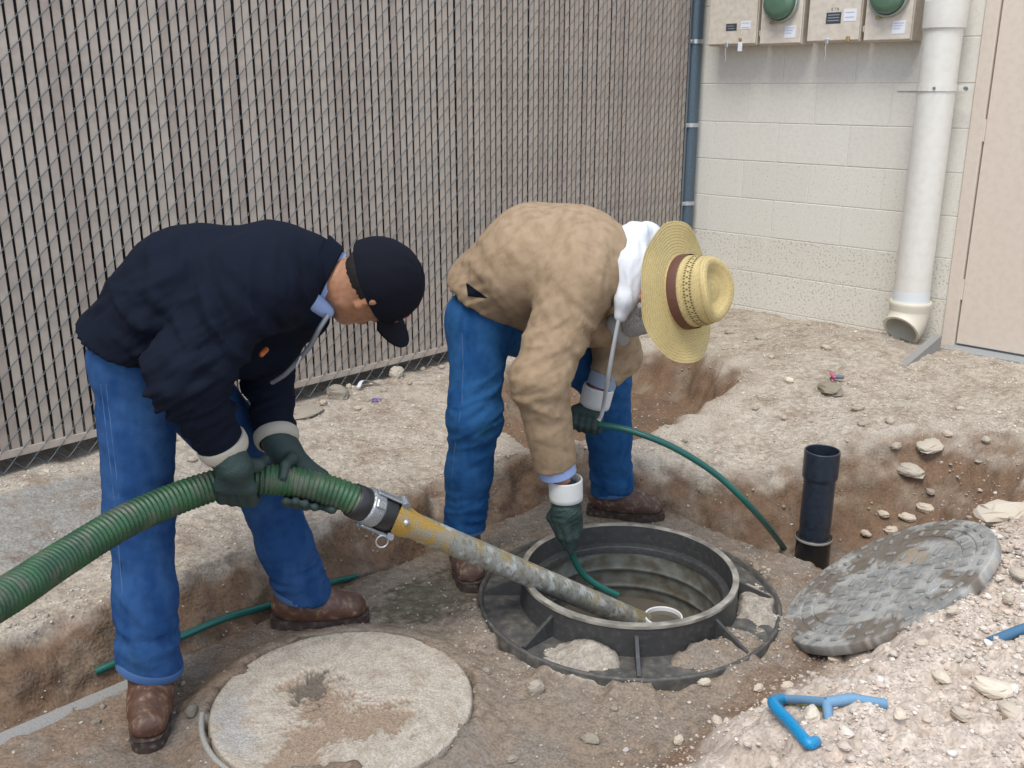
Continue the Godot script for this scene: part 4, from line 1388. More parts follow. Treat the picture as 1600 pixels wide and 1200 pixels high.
	part("cuff", ring_mesh(wr_r + arm * 0.004 - O, arm, [Vector2(0.05, 0.02), Vector2(0.057, 0.018), Vector2(0.061, 0.006), Vector2(0.061, -0.012), Vector2(0.057, -0.018), Vector2(0.048, -0.016)], 30), mats.knit, g1)
	var hose_d := Vector3(1.2313, 0.2946, -1.9676)
	f = Field.new(hose_d - Vector3.ONE * 0.17, hose_d + Vector3.ONE * 0.17, 0.0045)
	f.cap(wr_l, Vector3(1.2511, 0.3071, -2.037), 0.045, 0.042, 0.02)
	grip(f, Vector3(1.2494, 0.326, -2.0528), hose_d, Vector3(0.7425, -0.2, 0.6718), Vector3(0.7778, 0.25, -0.6364), Vector3(0.0707, -1, -0.0707), 0.042, -1.0)
	f.cap(Vector3(1.2857, 0.2336, -2.0094), Vector3(1.2698, 0.2316, -1.9688), 0.017, 0.015, 0.012)
	f.cap(Vector3(1.2698, 0.2316, -1.9688), Vector3(1.2708, 0.2318, -1.9112), 0.015, 0.0125, 0.008)
	f.cap(Vector3(1.2511, 0.3071, -2.037), Vector3(1.2933, 0.2591, -1.9948), 0.036, 0.026, 0.02)
	mb = MB.new()
	f.net(mb, O, func(p: Vector3, n: Vector3) -> float: return fold(p, gf) * 0.7)
	var g2 := part("glove", mb.done(), mats.glove, t)
	var arm_l := (wr_l - el_l).normalized()
	part("cuff", ring_mesh(wr_l + arm_l * 0.002 - O, arm_l, [Vector2(0.046, 0.018), Vector2(0.054, 0.016), Vector2(0.058, 0.004), Vector2(0.058, -0.01), Vector2(0.053, -0.016), Vector2(0.044, -0.014)], 30), mats.knit, g2)
	boot(t, O, an_r, Vector3(-0.5303, 0, 0.8415), mats.leather_a, mats.sole)
	boot(t, O, an_l, Vector3(0.7425, 0, 0.6576), mats.leather_a, mats.sole)
	# cap: six panels, a button and a curved bill
	mb = MB.new()
	var cc := hc + u * 0.032 - fr * 0.006 - O
	var rings := 16
	var segs := 48
	for i in rings + 1:
		for k in segs:
			var th := deg_to_rad(102.0) * i / rings
			var a := TAU * k / segs
			var seam_d := 1.0 - 0.012 * exp(-pow(angle_difference(fmod(a * 6.0, TAU), 0.0) / 0.35, 2)) * sin(th)
			var n1 := noise_d.get_noise_3dv(Vector3(cos(a) * 30.0, i * 4.0, sin(a) * 30.0)) * 0.02
			var p := Vector3(sin(th) * cos(a) * 0.094, cos(th) * 0.108, sin(th) * sin(a) * 0.118) * (seam_d + n1)
			mb.vert(cc + hb * p, hb * p.normalized())
	for i in rings:
		for k in segs:
			var a := i * segs + k
			var b := i * segs + (k + 1) % segs
			mb.tri(a, b, b + segs)
			mb.tri(a, b + segs, a + segs)
	mb.renormal()
	var cap := part("cap", mb.done(), mats.cap, t)
	mb = MB.new()
	for layer in 2:
		var f0 := mb.v.size()
		for i in 9:
			for k in 25:
				var a := deg_to_rad(-66.0 + 132.0 * k / 24.0)
				var g := i / 8.0
				var px := sin(a) * (0.096 + 0.006 * g)
				var pz := -(cos(a) * 0.112 + g * 0.105 * pow(maxf(cos(a * 1.3), 0.0), 0.55))
				var py := 0.0 - 0.008 * g - 2.6 * px * px + (0.0 if layer == 0 else -0.0045)
				mb.vert(cc + hb * Vector3(px, py, pz), hb.y if layer == 0 else -hb.y)
		for i in 8:
			for k in 24:
				var q := f0 + i * 25 + k
				mb.tri(q, q + 1, q + 26)
				mb.tri(q, q + 26, q + 25)
	part("bill", mb.done(), mats.cap, cap)
	mb = MB.new()
	mb.lathe(Transform3D(hb, cc + hb * Vector3(0, 0.1065, 0)), [Vector2(0.009, -0.002), Vector2(0.008, 0.003), Vector2(0.0, 0.006)], 14)
	part("button", mb.done(), mats.cap, cap)
	mb = MB.new()
	var em := Vector3(0, 0.33, -1).normalized()
	for q in [[-0.022, -0.008, 0.02, 0.018], [0.0, 0.012, 0.02, 0.012], [0.02, -0.006, 0.016, 0.02]]:
		var p := Vector3(q[0], 0.03 + q[1], -sqrt(maxf(0.0, 1.0 - pow(q[0] / 0.094, 2) - pow((0.03 + q[1]) / 0.108, 2))) * 0.118)
		mb.box(Transform3D(hb * Basis.looking_at(Vector3(p.x, p.y, p.z).normalized()), cc + hb * (p * 1.0)), Vector3(q[2], q[3], 0.008), 0.002)
	part("emblem", mb.done(), mats.red, cap)

# uneven fading of washed denim
func fade(mb: MB, origin: Vector3) -> void:
	for i in mb.v.size():
		var p := mb.v[i] + origin
		var k := noise_a.get_noise_3dv(p * Vector3(260.0, 90.0, 260.0)) * 0.8 + noise_d.get_noise_3dv(p * Vector3(120.0, 50.0, 120.0)) * 0.5
		k += noise_e.get_noise_3dv(p * Vector3(160.0, 40.0, 160.0)) * 0.25
		k = clampf(k, -0.35, 0.8)
		mb.c[i] = Color(1.0 + k * 1.1, 1.0 + k * 0.75, 1.0 + k * 0.45)

# colour soil that lies on cloth
func stain(mb: MB, origin: Vector3, spots: Array, col: Color) -> void:
	for i in mb.v.size():
		var p := mb.v[i] + origin
		for s in spots:
			var dd: float = (p - s[0]).length() / s[1] + noise_e.get_noise_3dv(p * 300.0) * 1.1
			if dd < 1.0: mb.c[i] = mb.c[i].lerp(Color(col.r / 0.06, col.g / 0.13, col.b / 0.3), 0.75 * smoothstep(1.0, 0.6, dd))

func older_man() -> void:
	var O := Vector3(2.2347, -0.26, -2.0785)
	var t := thing("person", "person in tan jacket, white hood and straw hat bending over the open manhole", "person", O)
	var lat := Vector3(0.8627, 0, -0.5091)
	var pel := Vector3(2.1106, 0.6411, -2.2027)
	var mid := Vector3(2.1747, 0.7318, -2.0679)
	var chest := Vector3(2.2158, 0.7497, -1.9278)
	var neck := Vector3(2.2517, 0.7312, -1.8071)
	var sh_r := Vector3(2.1033, 0.7101, -1.8282)
	var el_r := Vector3(1.951, 0.446, -1.8391)
	var wr_r := Vector3(2.0157, 0.1613, -1.831)
	var sh_l := Vector3(2.3742, 0.631, -1.9815)
	var el_l := Vector3(2.4086, 0.4126, -1.9189)
	var wr_l := Vector3(2.3099, 0.3496, -1.9044)
	var hip_r := Vector3(2.0401, 0.5467, -2.1884)
	var kn_r := Vector3(1.9612, 0.2614, -2.1259)
	var an_r := Vector3(1.9399, -0.1214, -2.1614)
	var hip_l := Vector3(2.2653, 0.4897, -2.1753)
	var kn_l := Vector3(2.4662, 0.3036, -2.0168)
	var an_l := Vector3(2.5861, -0.1522, -2.0666)
	var hc := Vector3(2.2533, 0.6765, -1.65)
	var hb := frame(Vector3(0.0884, 0.22, 0.9793), Vector3(0.0707, -0.9, 0.2121))
	var u := hb.y
	var fr := -hb.z
	var f := Field.new(O + Vector3(-0.75, -0.02, -0.75), O + Vector3(0.75, 1.12, 0.7), 0.014)
	f.cap(pel, mid, 0.095, 0.11, 0.04, lat, 1.2)
	f.cap(mid, chest, 0.12, 0.11, 0.04, lat, 1.35)
	f.cap(chest, neck, 0.09, 0.055, 0.04)
	f.cap(neck, hc - u * 0.04, 0.056, 0.056, 0.03)
	for a in [[sh_r, el_r, wr_r], [sh_l, el_l, wr_l]]:
		f.cap(chest.lerp(a[0], 0.5), a[0], 0.07, 0.062, 0.04)
		f.cap(a[0], a[1], 0.055, 0.042, 0.03)
		f.cap(a[1], a[2], 0.042, 0.03, 0.02)
	f.cap(wr_l, Vector3(2.2979, 0.3233, -1.9094), 0.031, 0.03, 0.01)
	f.cap(wr_r, Vector3(2.0385, 0.0635, -1.8081), 0.031, 0.03, 0.01)
	for a in [[hip_r, kn_r, an_r], [hip_l, kn_l, an_l]]:
		f.cap(pel, a[0], 0.085, 0.08, 0.04)
		f.cap(a[0], a[1], 0.085, 0.055, 0.03)
		f.cap(a[1], a[2], 0.055, 0.04, 0.03)
	var mb := MB.new()
	f.net(mb, O)
	head(mb, O, hc, hb, neck)
	part("body", mb.done(), mats.skin_b, t)
	# white beard along the jaw
	f = Field.new(hc - Vector3.ONE * 0.19, hc + Vector3.ONE * 0.19, 0.005)
	f.cap(hc - u * 0.088 + fr * 0.055, hc - u * 0.112 + fr * 0.085, 0.046, 0.034, 0.02)
	for k in [-1.0, 1.0]:
		f.cap(hc - u * 0.03 + fr * 0.014 + hb.x * 0.066 * k, hc - u * 0.07 + fr * 0.03 + hb.x * 0.052 * k, 0.018, 0.028, 0.02)
		f.cap(hc - u * 0.07 + fr * 0.03 + hb.x * 0.052 * k, hc - u * 0.092 + fr * 0.065 + hb.x * 0.028 * k, 0.028, 0.03, 0.02)
	f.ell(hc - u * 0.066 + fr * 0.048, hb, Vector3(0.068, 0.058, 0.062), 0.02)
	mb = MB.new()
	f.net(mb, O, func(p: Vector3, n: Vector3) -> float: return noise_e.get_noise_3dv(p * 400.0) * 0.006)
	part("beard", mb.done(), mats.beard, t)
	# jacket
	f = Field.new(O + Vector3(-0.62, 0.2, -0.75), O + Vector3(0.7, 1.35, 0.5), 0.0085)
	f.cap(pel, mid, 0.137, 0.165, 0.06, lat, 1.42)
	f.cap(mid, chest, 0.168, 0.15, 0.06, lat, 1.3)
	f.cut(Vector3(1.9638, 0.5908, -2.095), Vector3(-0.3889, -0.83, -0.3889), 0.36)
	f.cap(chest, Vector3(2.2456, 0.7487, -1.8273), 0.15, 0.1, 0.06)
	f.cap(Vector3(2.178, 0.5901, -2.0364), Vector3(2.2548, 0.5561, -1.9172), 0.095, 0.085, 0.05)
	f.cap(Vector3(2.1807, 0.5726, -1.8923), Vector3(2.2266, 0.5426, -1.8464), 0.06, 0.05, 0.04)
	f.cap(chest.lerp(sh_r, 0.6), sh_r, 0.12, 0.108, 0.06)
	f.cap(sh_r, el_r, 0.104, 0.08, 0.03)
	f.cap(el_r, wr_r, 0.08, 0.064, 0.03)
	f.cap(chest.lerp(sh_l, 0.6), sh_l, 0.11, 0.1, 0.06)
	f.cap(sh_l, el_l, 0.095, 0.075, 0.03)
	f.cap(el_l, wr_l, 0.075, 0.052, 0.02)
	f.cut(wr_r, Vector3(0.2475, -1, 0.1061), 0.13)
	f.cut(wr_l + Vector3(0.0035, 0.012, 0.0035), Vector3(-0.5303, -0.8, -0.2475), 0.08)
	f.cut(Vector3(2.265, 0.7408, -1.7938), Vector3(0.5303, -0.15, 0.8132), 0.16)
	mb = MB.new()
	var folds := [
		[el_r, Vector3(0.3182, -0.85, 0.3182), 0.06, 0.10, 0.010], [Vector3(1.9171, 0.3345, -1.7881), Vector3(-0.2121, -0.9, -0.2121), 0.085, 0.12, 0.006], [Vector3(1.9182, 0.5899, -1.8294), Vector3(0.3536, -0.8, 0.3536), 0.07, 0.1, 0.010],
		[Vector3(2.0444, 0.6149, -1.774), Vector3(0.5657, 0.55, 0.5657), 0.06, 0.11, 0.011], [Vector3(2.1253, 0.7529, -1.7638), Vector3(0.6718, 0.1, 0.6718), 0.05, 0.1, 0.008], [Vector3(1.9551, 0.7063, -2.1461), Vector3(-0.2828, 0.9, -0.2828), 0.06, 0.11, 0.010],
		[Vector3(2.0018, 0.6965, -2.0287), Vector3(0.495, 0.6, 0.495), 0.09, 0.13, 0.008], [Vector3(2.0451, 0.8183, -1.9147), Vector3(0.6718, 0.2, 0.6718), 0.1, 0.16, 0.006], [Vector3(2.3679, 0.3972, -1.8747), Vector3(0.0707, -0.9, 0.0707), 0.04, 0.08, 0.007]]
	f.net(mb, O, func(p: Vector3, n: Vector3) -> float: return fold(p, folds, 1.0))
	var jk := part("jacket", mb.done(), mats.canvas, t)
	# torn pocket: a three-cornered patch of dark lining
	mb = MB.new()
	var ca := [[Vector3(1.6156, 0.7823, -1.7785), Vector3(2.2215, 0.6069, -2.4455)], [Vector3(1.6187, 0.7464, -1.7755), Vector3(2.2257, 0.5576, -2.4412)], [Vector3(1.6539, 0.7415, -1.7403), Vector3(2.2741, 0.5509, -2.3929)]]
	var dirp: Vector3 = (ca[0][1] - ca[0][0]).normalized()
	for i in 9:
		for k in 9 - i:
			var u1 := i / 8.0
			var u2 := k / 8.0
			var u0 := 1.0 - u1 - u2
			var p := hit(f, ca[0][0] * u0 + ca[1][0] * u1 + ca[2][0] * u2, ca[0][1] * u0 + ca[1][1] * u1 + ca[2][1] * u2)
			mb.vert(p - dirp * (fold(p, folds, 1.0) + 0.003) - O, -dirp)
	var at := 0
	for i in 8:
		var row := 9 - i
		for k in row - 1:
			mb.tri(at + k, at + k + 1, at + row + k)
			if k < row - 2: mb.tri(at + k + 1, at + row + k + 1, at + row + k)
		at += row
	mb.renormal()
	part("pocket_lining", mb.done(), mats.navy, jk)
	# white hood of the sweatshirt, bunched round the neck
	f = Field.new(Vector3(2.264, 0.733, -1.7806) - Vector3.ONE * 0.22, Vector3(2.264, 0.733, -1.7806) + Vector3.ONE * 0.22, 0.006)
	f.cap(Vector3(2.3822, 0.8092, -1.8039), Vector3(2.2849, 0.7965, -1.788), 0.05, 0.055, 0.03)
	f.cap(Vector3(2.2915, 0.8022, -1.7815), Vector3(2.2153, 0.7382, -1.7162), 0.06, 0.056, 0.04)
	f.cap(Vector3(2.2153, 0.7382, -1.7162), Vector3(2.154, 0.6737, -1.6927), 0.056, 0.03, 0.04)
	f.cap(Vector3(2.1503, 0.6663, -1.6964), Vector3(2.1435, 0.6234, -1.7031), 0.026, 0.018, 0.02)
	f.cap(neck, Vector3(2.2625, 0.6984, -1.7539), 0.085, 0.07, 0.03)
	mb = MB.new()
	var hf := [[Vector3(2.2459, 0.7762, -1.7563), Vector3(0.6364, -0.35, 0.6364), 0.045, 0.12, 0.007], [Vector3(2.1878, 0.6839, -1.7296), Vector3(0.6364, 0.1, 0.6364), 0.04, 0.08, 0.006]]
	f.net(mb, O, func(p: Vector3, n: Vector3) -> float: return fold(p, hf, 1.0))
	var hood := part("hood", mb.done(), mats.white_cloth, t)
	part("drawstring", tube_mesh(smooth_path([Vector3(2.1331, 0.6238, -1.6994) - O, Vector3(2.1312, 0.5344, -1.7155) - O, Vector3(2.1526, 0.426, -1.7506) - O, Vector3(2.2238, 0.3177, -1.8208) - O, Vector3(2.2345, 0.2691, -1.8384) - O, Vector3(2.233, 0.2504, -1.847) - O], 6), [0.0065, 0.0065, 0.0065, 0.0065, 0.0065, 0.0065, 0.0065, 0.0065, 0.0065, 0.0065, 0.0065, 0.0065, 0.0065, 0.0065, 0.0065, 0.0065, 0.0065, 0.0065, 0.0065, 0.0065, 0.0065, 0.0065, 0.0065, 0.0065, 0.0065, 0.0065, 0.0065, 0.0065, 0.0065, 0.0065, 0.008], 7), mats.cord, hood)
	f = Field.new(Vector3(2.1889, 0.5769, -1.7426) - Vector3.ONE * 0.1, Vector3(2.1889, 0.5769, -1.7426) + Vector3.ONE * 0.1, 0.006)
	f.cap(Vector3(2.2278, 0.5722, -1.7886), Vector3(2.2583, 0.5176, -1.7863), 0.03, 0.022, 0.02)
	mb = MB.new()
	f.net(mb, O)
	part("sweatshirt_front", mb.done(), mats.grey_cloth, t)
	# jeans
	f = Field.new(O + Vector3(-0.65, 0.02, -0.7), O + Vector3(0.6, 0.95, 0.5), 0.0085)
	f.cap(hip_r, hip_l, 0.102, 0.102, 0.04)
	f.cap(hip_r, kn_r, 0.096, 0.08, 0.04)
	f.cap(kn_r, kn_r.lerp(an_r, 0.5), 0.08, 0.072, 0.03)
	f.cap(kn_r.lerp(an_r, 0.5), an_r + Vector3.DOWN * 0.02, 0.072, 0.066, 0.03)
	f.cap(hip_l, kn_l, 0.102, 0.085, 0.04)
	f.cap(kn_l, kn_l.lerp(an_l, 0.5), 0.083, 0.076, 0.03)
	f.cap(kn_l.lerp(an_l, 0.5), an_l + Vector3.DOWN * 0.02, 0.076, 0.075, 0.03)
	f.cut(an_r + Vector3(0, -0.012, 0), Vector3(0.0354, -1, 0.0354), 0.13)
	f.cut(an_l + Vector3(0, -0.012, 0), Vector3(0.1061, -1, 0.1061), 0.13)
	mb = MB.new()
	var jf := [[kn_r, Vector3(-0.2828, 1, -0.2828), 0.06, 0.12, 0.011], [an_r + Vector3.UP * 0.06, Vector3(0.0707, 1, 0.0707), 0.05, 0.1, 0.009], [hip_r + Vector3.DOWN * 0.1, Vector3(0.495, 0.6, 0.495), 0.08, 0.12, 0.006],
		[an_l + Vector3.UP * 0.06, Vector3(0.2121, 1, 0.2121), 0.05, 0.1, 0.012], [kn_l + Vector3.DOWN * 0.08, Vector3(0.3536, 0.8, 0.3536), 0.07, 0.12, 0.006]]
	f.net(mb, O, func(p: Vector3, n: Vector3) -> float: return fold(p, jf))
	fade(mb, O)
	stain(mb, O, [[kn_r + Vector3(-0.0354, -0.02, 0.0778), 0.03], [an_l + Vector3(-0.0495, 0.04, 0.0495), 0.03]], Color(0.3, 0.25, 0.2))
	var je := part("jeans", mb.done(), mats.denim_b, t)
	for e in [[an_r + Vector3(0, -0.008, 0), Vector3(0.0354, -1, 0.0354), 0.068], [an_l + Vector3(0, -0.008, 0), Vector3(0.1061, -1, 0.1061), 0.077]]:
		part("hem", ring_mesh(e[0] - O, e[1], [Vector2(e[2] - 0.002, -0.016), Vector2(e[2] + 0.003, -0.012), Vector2(e[2] + 0.003, 0.002), Vector2(e[2], 0.005), Vector2(e[2] - 0.006, 0.003), Vector2(e[2] - 0.012, -0.01)], 32), mats.denim_hem, je)
	part("seam", seam_on(f, [[Vector3(1.6744, 0.6273, -1.8611), Vector3(2.2102, 0.428, -2.4567)], [Vector3(1.6759, 0.5393, -1.8596), Vector3(2.2122, 0.3119, -2.4547)], [Vector3(1.6723, 0.4314, -1.8632), Vector3(2.2075, 0.1694, -2.4594)], [Vector3(1.6588, 0.3208, -1.8768), Vector3(2.1896, 0.0235, -2.4773)], [Vector3(1.6499, 0.2075, -1.8856), Vector3(2.1779, -0.1261, -2.489)]], O, 0.0022, jf), mats.denim_hem, je)
	# cuffs and gloves
	part("shirt_cuff", ring_mesh(wr_r + Vector3(0.0035, -0.012, 0.0035) - O, Vector3(0.2475, -1, 0.1061), [Vector2(0.058, -0.02), Vector2(0.057, 0.012), Vector2(0.055, 0.014), Vector2(0.05, 0.0)], 28), mats.blue_shirt, t)
	f = Field.new(Vector3(2.0408, -0.0106, -1.8059) - Vector3.ONE * 0.15, Vector3(2.0408, -0.0106, -1.8059) + Vector3.ONE * 0.15, 0.0045)
	f.cap(Vector3(2.0384, 0.074, -1.8082), Vector3(2.0381, 0.0129, -1.8015), 0.046, 0.044, 0.02)
	f.cap(Vector3(2.0381, 0.0129, -1.8015), Vector3(2.0414, -0.0296, -1.7982), 0.04, 0.03, 0.02)
	for q in [[872, 818, 880, 842, 886, 862, 2.70], [882, 822, 890, 845, 891, 868, 2.695], [893, 820, 898, 842, 893, 862, 2.715], [899, 812, 903, 832, 896, 850, 2.735]]:
		pass
	var fing := [[Vector3(2.008, -0.0056, -1.8104), Vector3(2.0093, -0.0561, -1.7949), Vector3(2.0245, -0.0972, -1.7868)], [Vector3(2.0105, -0.0071, -1.7866), Vector3(2.017, -0.0598, -1.7731), Vector3(2.0292, -0.1098, -1.775)], [Vector3(2.0382, -0.0098, -1.7802), Vector3(2.042, -0.0586, -1.7693), Vector3(2.0408, -0.104, -1.7776)], [Vector3(2.0656, -0.0064, -1.7811), Vector3(2.0638, -0.0468, -1.7758), Vector3(2.0537, -0.0819, -1.7817)]]
	for q in fing:
		f.cap(q[0], q[1], 0.0165, 0.013, 0.007)
		f.cap(q[1], q[2], 0.0125, 0.0105, 0.004)
	f.cap(Vector3(2.0448, 0.0056, -1.8443), Vector3(2.0385, -0.0248, -1.8647), 0.022, 0.018, 0.012)
	f.cap(Vector3(2.0385, -0.0248, -1.8647), Vector3(2.041, -0.0761, -1.8339), 0.016, 0.0125, 0.005)
	f.cap(Vector3(2.041, -0.0761, -1.8339), Vector3(2.0493, -0.1082, -1.8115), 0.0125, 0.0105, 0.004)
	mb = MB.new()
	var gf := [[Vector3(2.0105, 0.0289, -1.7796), Vector3(0.2121, -0.9, 0.2121), 0.022, 0.05, 0.004]]
	f.net(mb, O, func(p: Vector3, n: Vector3) -> float: return fold(p, gf))
	var g1 := part("glove", mb.done(), mats.glove, t)
	part("cuff", ring_mesh(Vector3(2.0383, 0.0866, -1.8084) - O, Vector3(0.0354, -1, 0.0354), [Vector2(0.044, 0.034), Vector2(0.0505, 0.033), Vector2(0.0515, 0.02), Vector2(0.052, -0.03), Vector2(0.0505, -0.034), Vector2(0.046, -0.032), Vector2(0.044, 0.0)], 30), mats.white_cuff, g1)
	part("shirt_cuff", ring_mesh(Vector3(2.3115, 0.3454, -1.9029) - O, Vector3(-0.2828, -0.9, -0.1414), [Vector2(0.048, -0.03), Vector2(0.046, 0.014), Vector2(0.043, 0.016), Vector2(0.04, 0.0)], 28), mats.grey_shirt, t)
	var hc2 := Vector3(2.2448, 0.221, -1.92)
	f = Field.new(hc2 - Vector3.ONE * 0.15, hc2 + Vector3.ONE * 0.15, 0.0045)
	f.cap(Vector3(2.2902, 0.2948, -1.91), Vector3(2.2771, 0.2466, -1.9161), 0.042, 0.036, 0.02)
	grip(f, Vector3(2.2836, 0.2558, -1.9166), hc2, Vector3(0.6364, -0.12, 0.7778), Vector3(0.3889, 1, -0.2475), Vector3(-0.7071, 0.1, 0.7071), 0.016, 1.0, 0.021)
	mb = MB.new()
	f.net(mb, O, func(p: Vector3, n: Vector3) -> float: return fold(p, gf))
	var g2 := part("glove", mb.done(), mats.glove, t)
	part("cuff", ring_mesh(Vector3(2.2931, 0.3006, -1.9099) - O, Vector3(-0.1556, -0.97, -0.1556), [Vector2(0.04, 0.034), Vector2(0.049, 0.033), Vector2(0.05, 0.02), Vector2(0.05, -0.028), Vector2(0.048, -0.034), Vector2(0.042, -0.032)], 30), mats.white_cuff, g2)
	boot(t, O, an_r, Vector3(-0.6152, 0, 0.7849), mats.leather_b, mats.sole)
	boot(t, O, an_l, Vector3(0.5233, 0, 0.8344), mats.leather_b, mats.sole)
	# straw hat: braided brim and crown, ribbon, dark diamonds painted on for the vent holes
	var hat_at := hc + u * 0.068 + Vector3(0.0057, 0, 0.0057) - O
	mb = MB.new()
	var prof := []
	for k in 34: prof.append(Vector2(0.197 - 0.094 * k / 33.0, 0.0012 * sin(k * 2.2) - 0.012 * (1.0 - k / 33.0)))
	for k in 12: prof.append(Vector2(0.102 - 0.012 * k / 11.0, 0.012 + 0.088 * k / 11.0 ))
	for k in range(1, 9): prof.append(Vector2(0.074 + 0.016 * cos(k / 8.0 * PI / 2), 0.100 + 0.014 * sin(k / 8.0 * PI / 2)))
	for k in range(1, 12): prof.append(Vector2(0.074 * (1.0 - k / 11.0), 0.114 - 0.02 * smoothstep(0.0, 0.5, k / 11.0) + 0.0008 * sin(k * 2.5)))
	var wob := func(q: Vector3, a: float, p: Vector2) -> Vector3:
		var out := q * Vector3(0.95, 1.0, 1.03)
		var g := clampf((p.x - 0.105) / 0.085, 0.0, 1.0)
		out.y += g * g * (-0.014 * cos(2.0 * a) + 0.006 * sin(3.0 * a + 0.7) + 0.003 * sin(7.0 * a))
		if p.y > 0.09: out.y += 0.008 * cos(2.0 * a) * clampf(p.x / 0.074, 0.0, 1.0)
		return out
	var hx := Transform3D(hb, hat_at)
	mb.lathe(hx, prof, 96, 0.0, TAU, wob)
	mb.renormal()
	for i in mb.v.size():
		var row := i / 97
		var a := (i % 97) / 96.0 * TAU
		var k := 1.0 + 0.16 * sin(row * 2.2) + 0.10 * sin(a * 60.0 + row * 1.9) + 0.16 * noise_e.get_noise_2d(row * 30.0, a * 90.0)
		mb.c[i] = Color(k, k * (0.985 if row % 3 else 0.93), k * 0.95)
	var hat := part("straw_hat", mb.done(), mats.straw, t)
	mb = MB.new()
	mb.lathe(hx, [Vector2(0.1035, 0.006), Vector2(0.1045, 0.012), Vector2(0.1030, 0.034), Vector2(0.1015, 0.036)], 64, 0.0, TAU, func(q: Vector3, a: float, p: Vector2) -> Vector3: return q * Vector3(0.95, 1.0, 1.03))
	mb.renormal()
	part("ribbon", mb.done(), mats.ribbon, hat)
	mb = MB.new()
	for k in 72:
		for row in 3:
			if row == 1 and k % 2: continue
			var a := TAU * (k + (0.5 if row == 1 else 0.0)) / 72.0
			var hh := 0.058 + row * 0.0085
			var rr := 0.1015 - 0.012 * (hh - 0.012) / 0.088 + 0.0006
			var nn := Vector3(cos(a), 0.13, sin(a))
			var c0 := Vector3(cos(a) * (rr + 0.001) * 0.95, hh, sin(a) * (rr + 0.001) * 1.03)
			var ta := Vector3(-sin(a), 0, cos(a)) * 0.0026
			var up := Vector3(0, 0.0045, 0)
			mb.quad(hx * (c0 - ta), hx * (c0 + up), hx * (c0 + ta), hx * (c0 - up), (hb * nn).normalized())
	var weave := part("painted_vents", mb.done(), mats.vent_shade, hat)  # flat dark diamonds on the crown stand for the shade inside vents
	weave.set_meta("kind", "stuff")

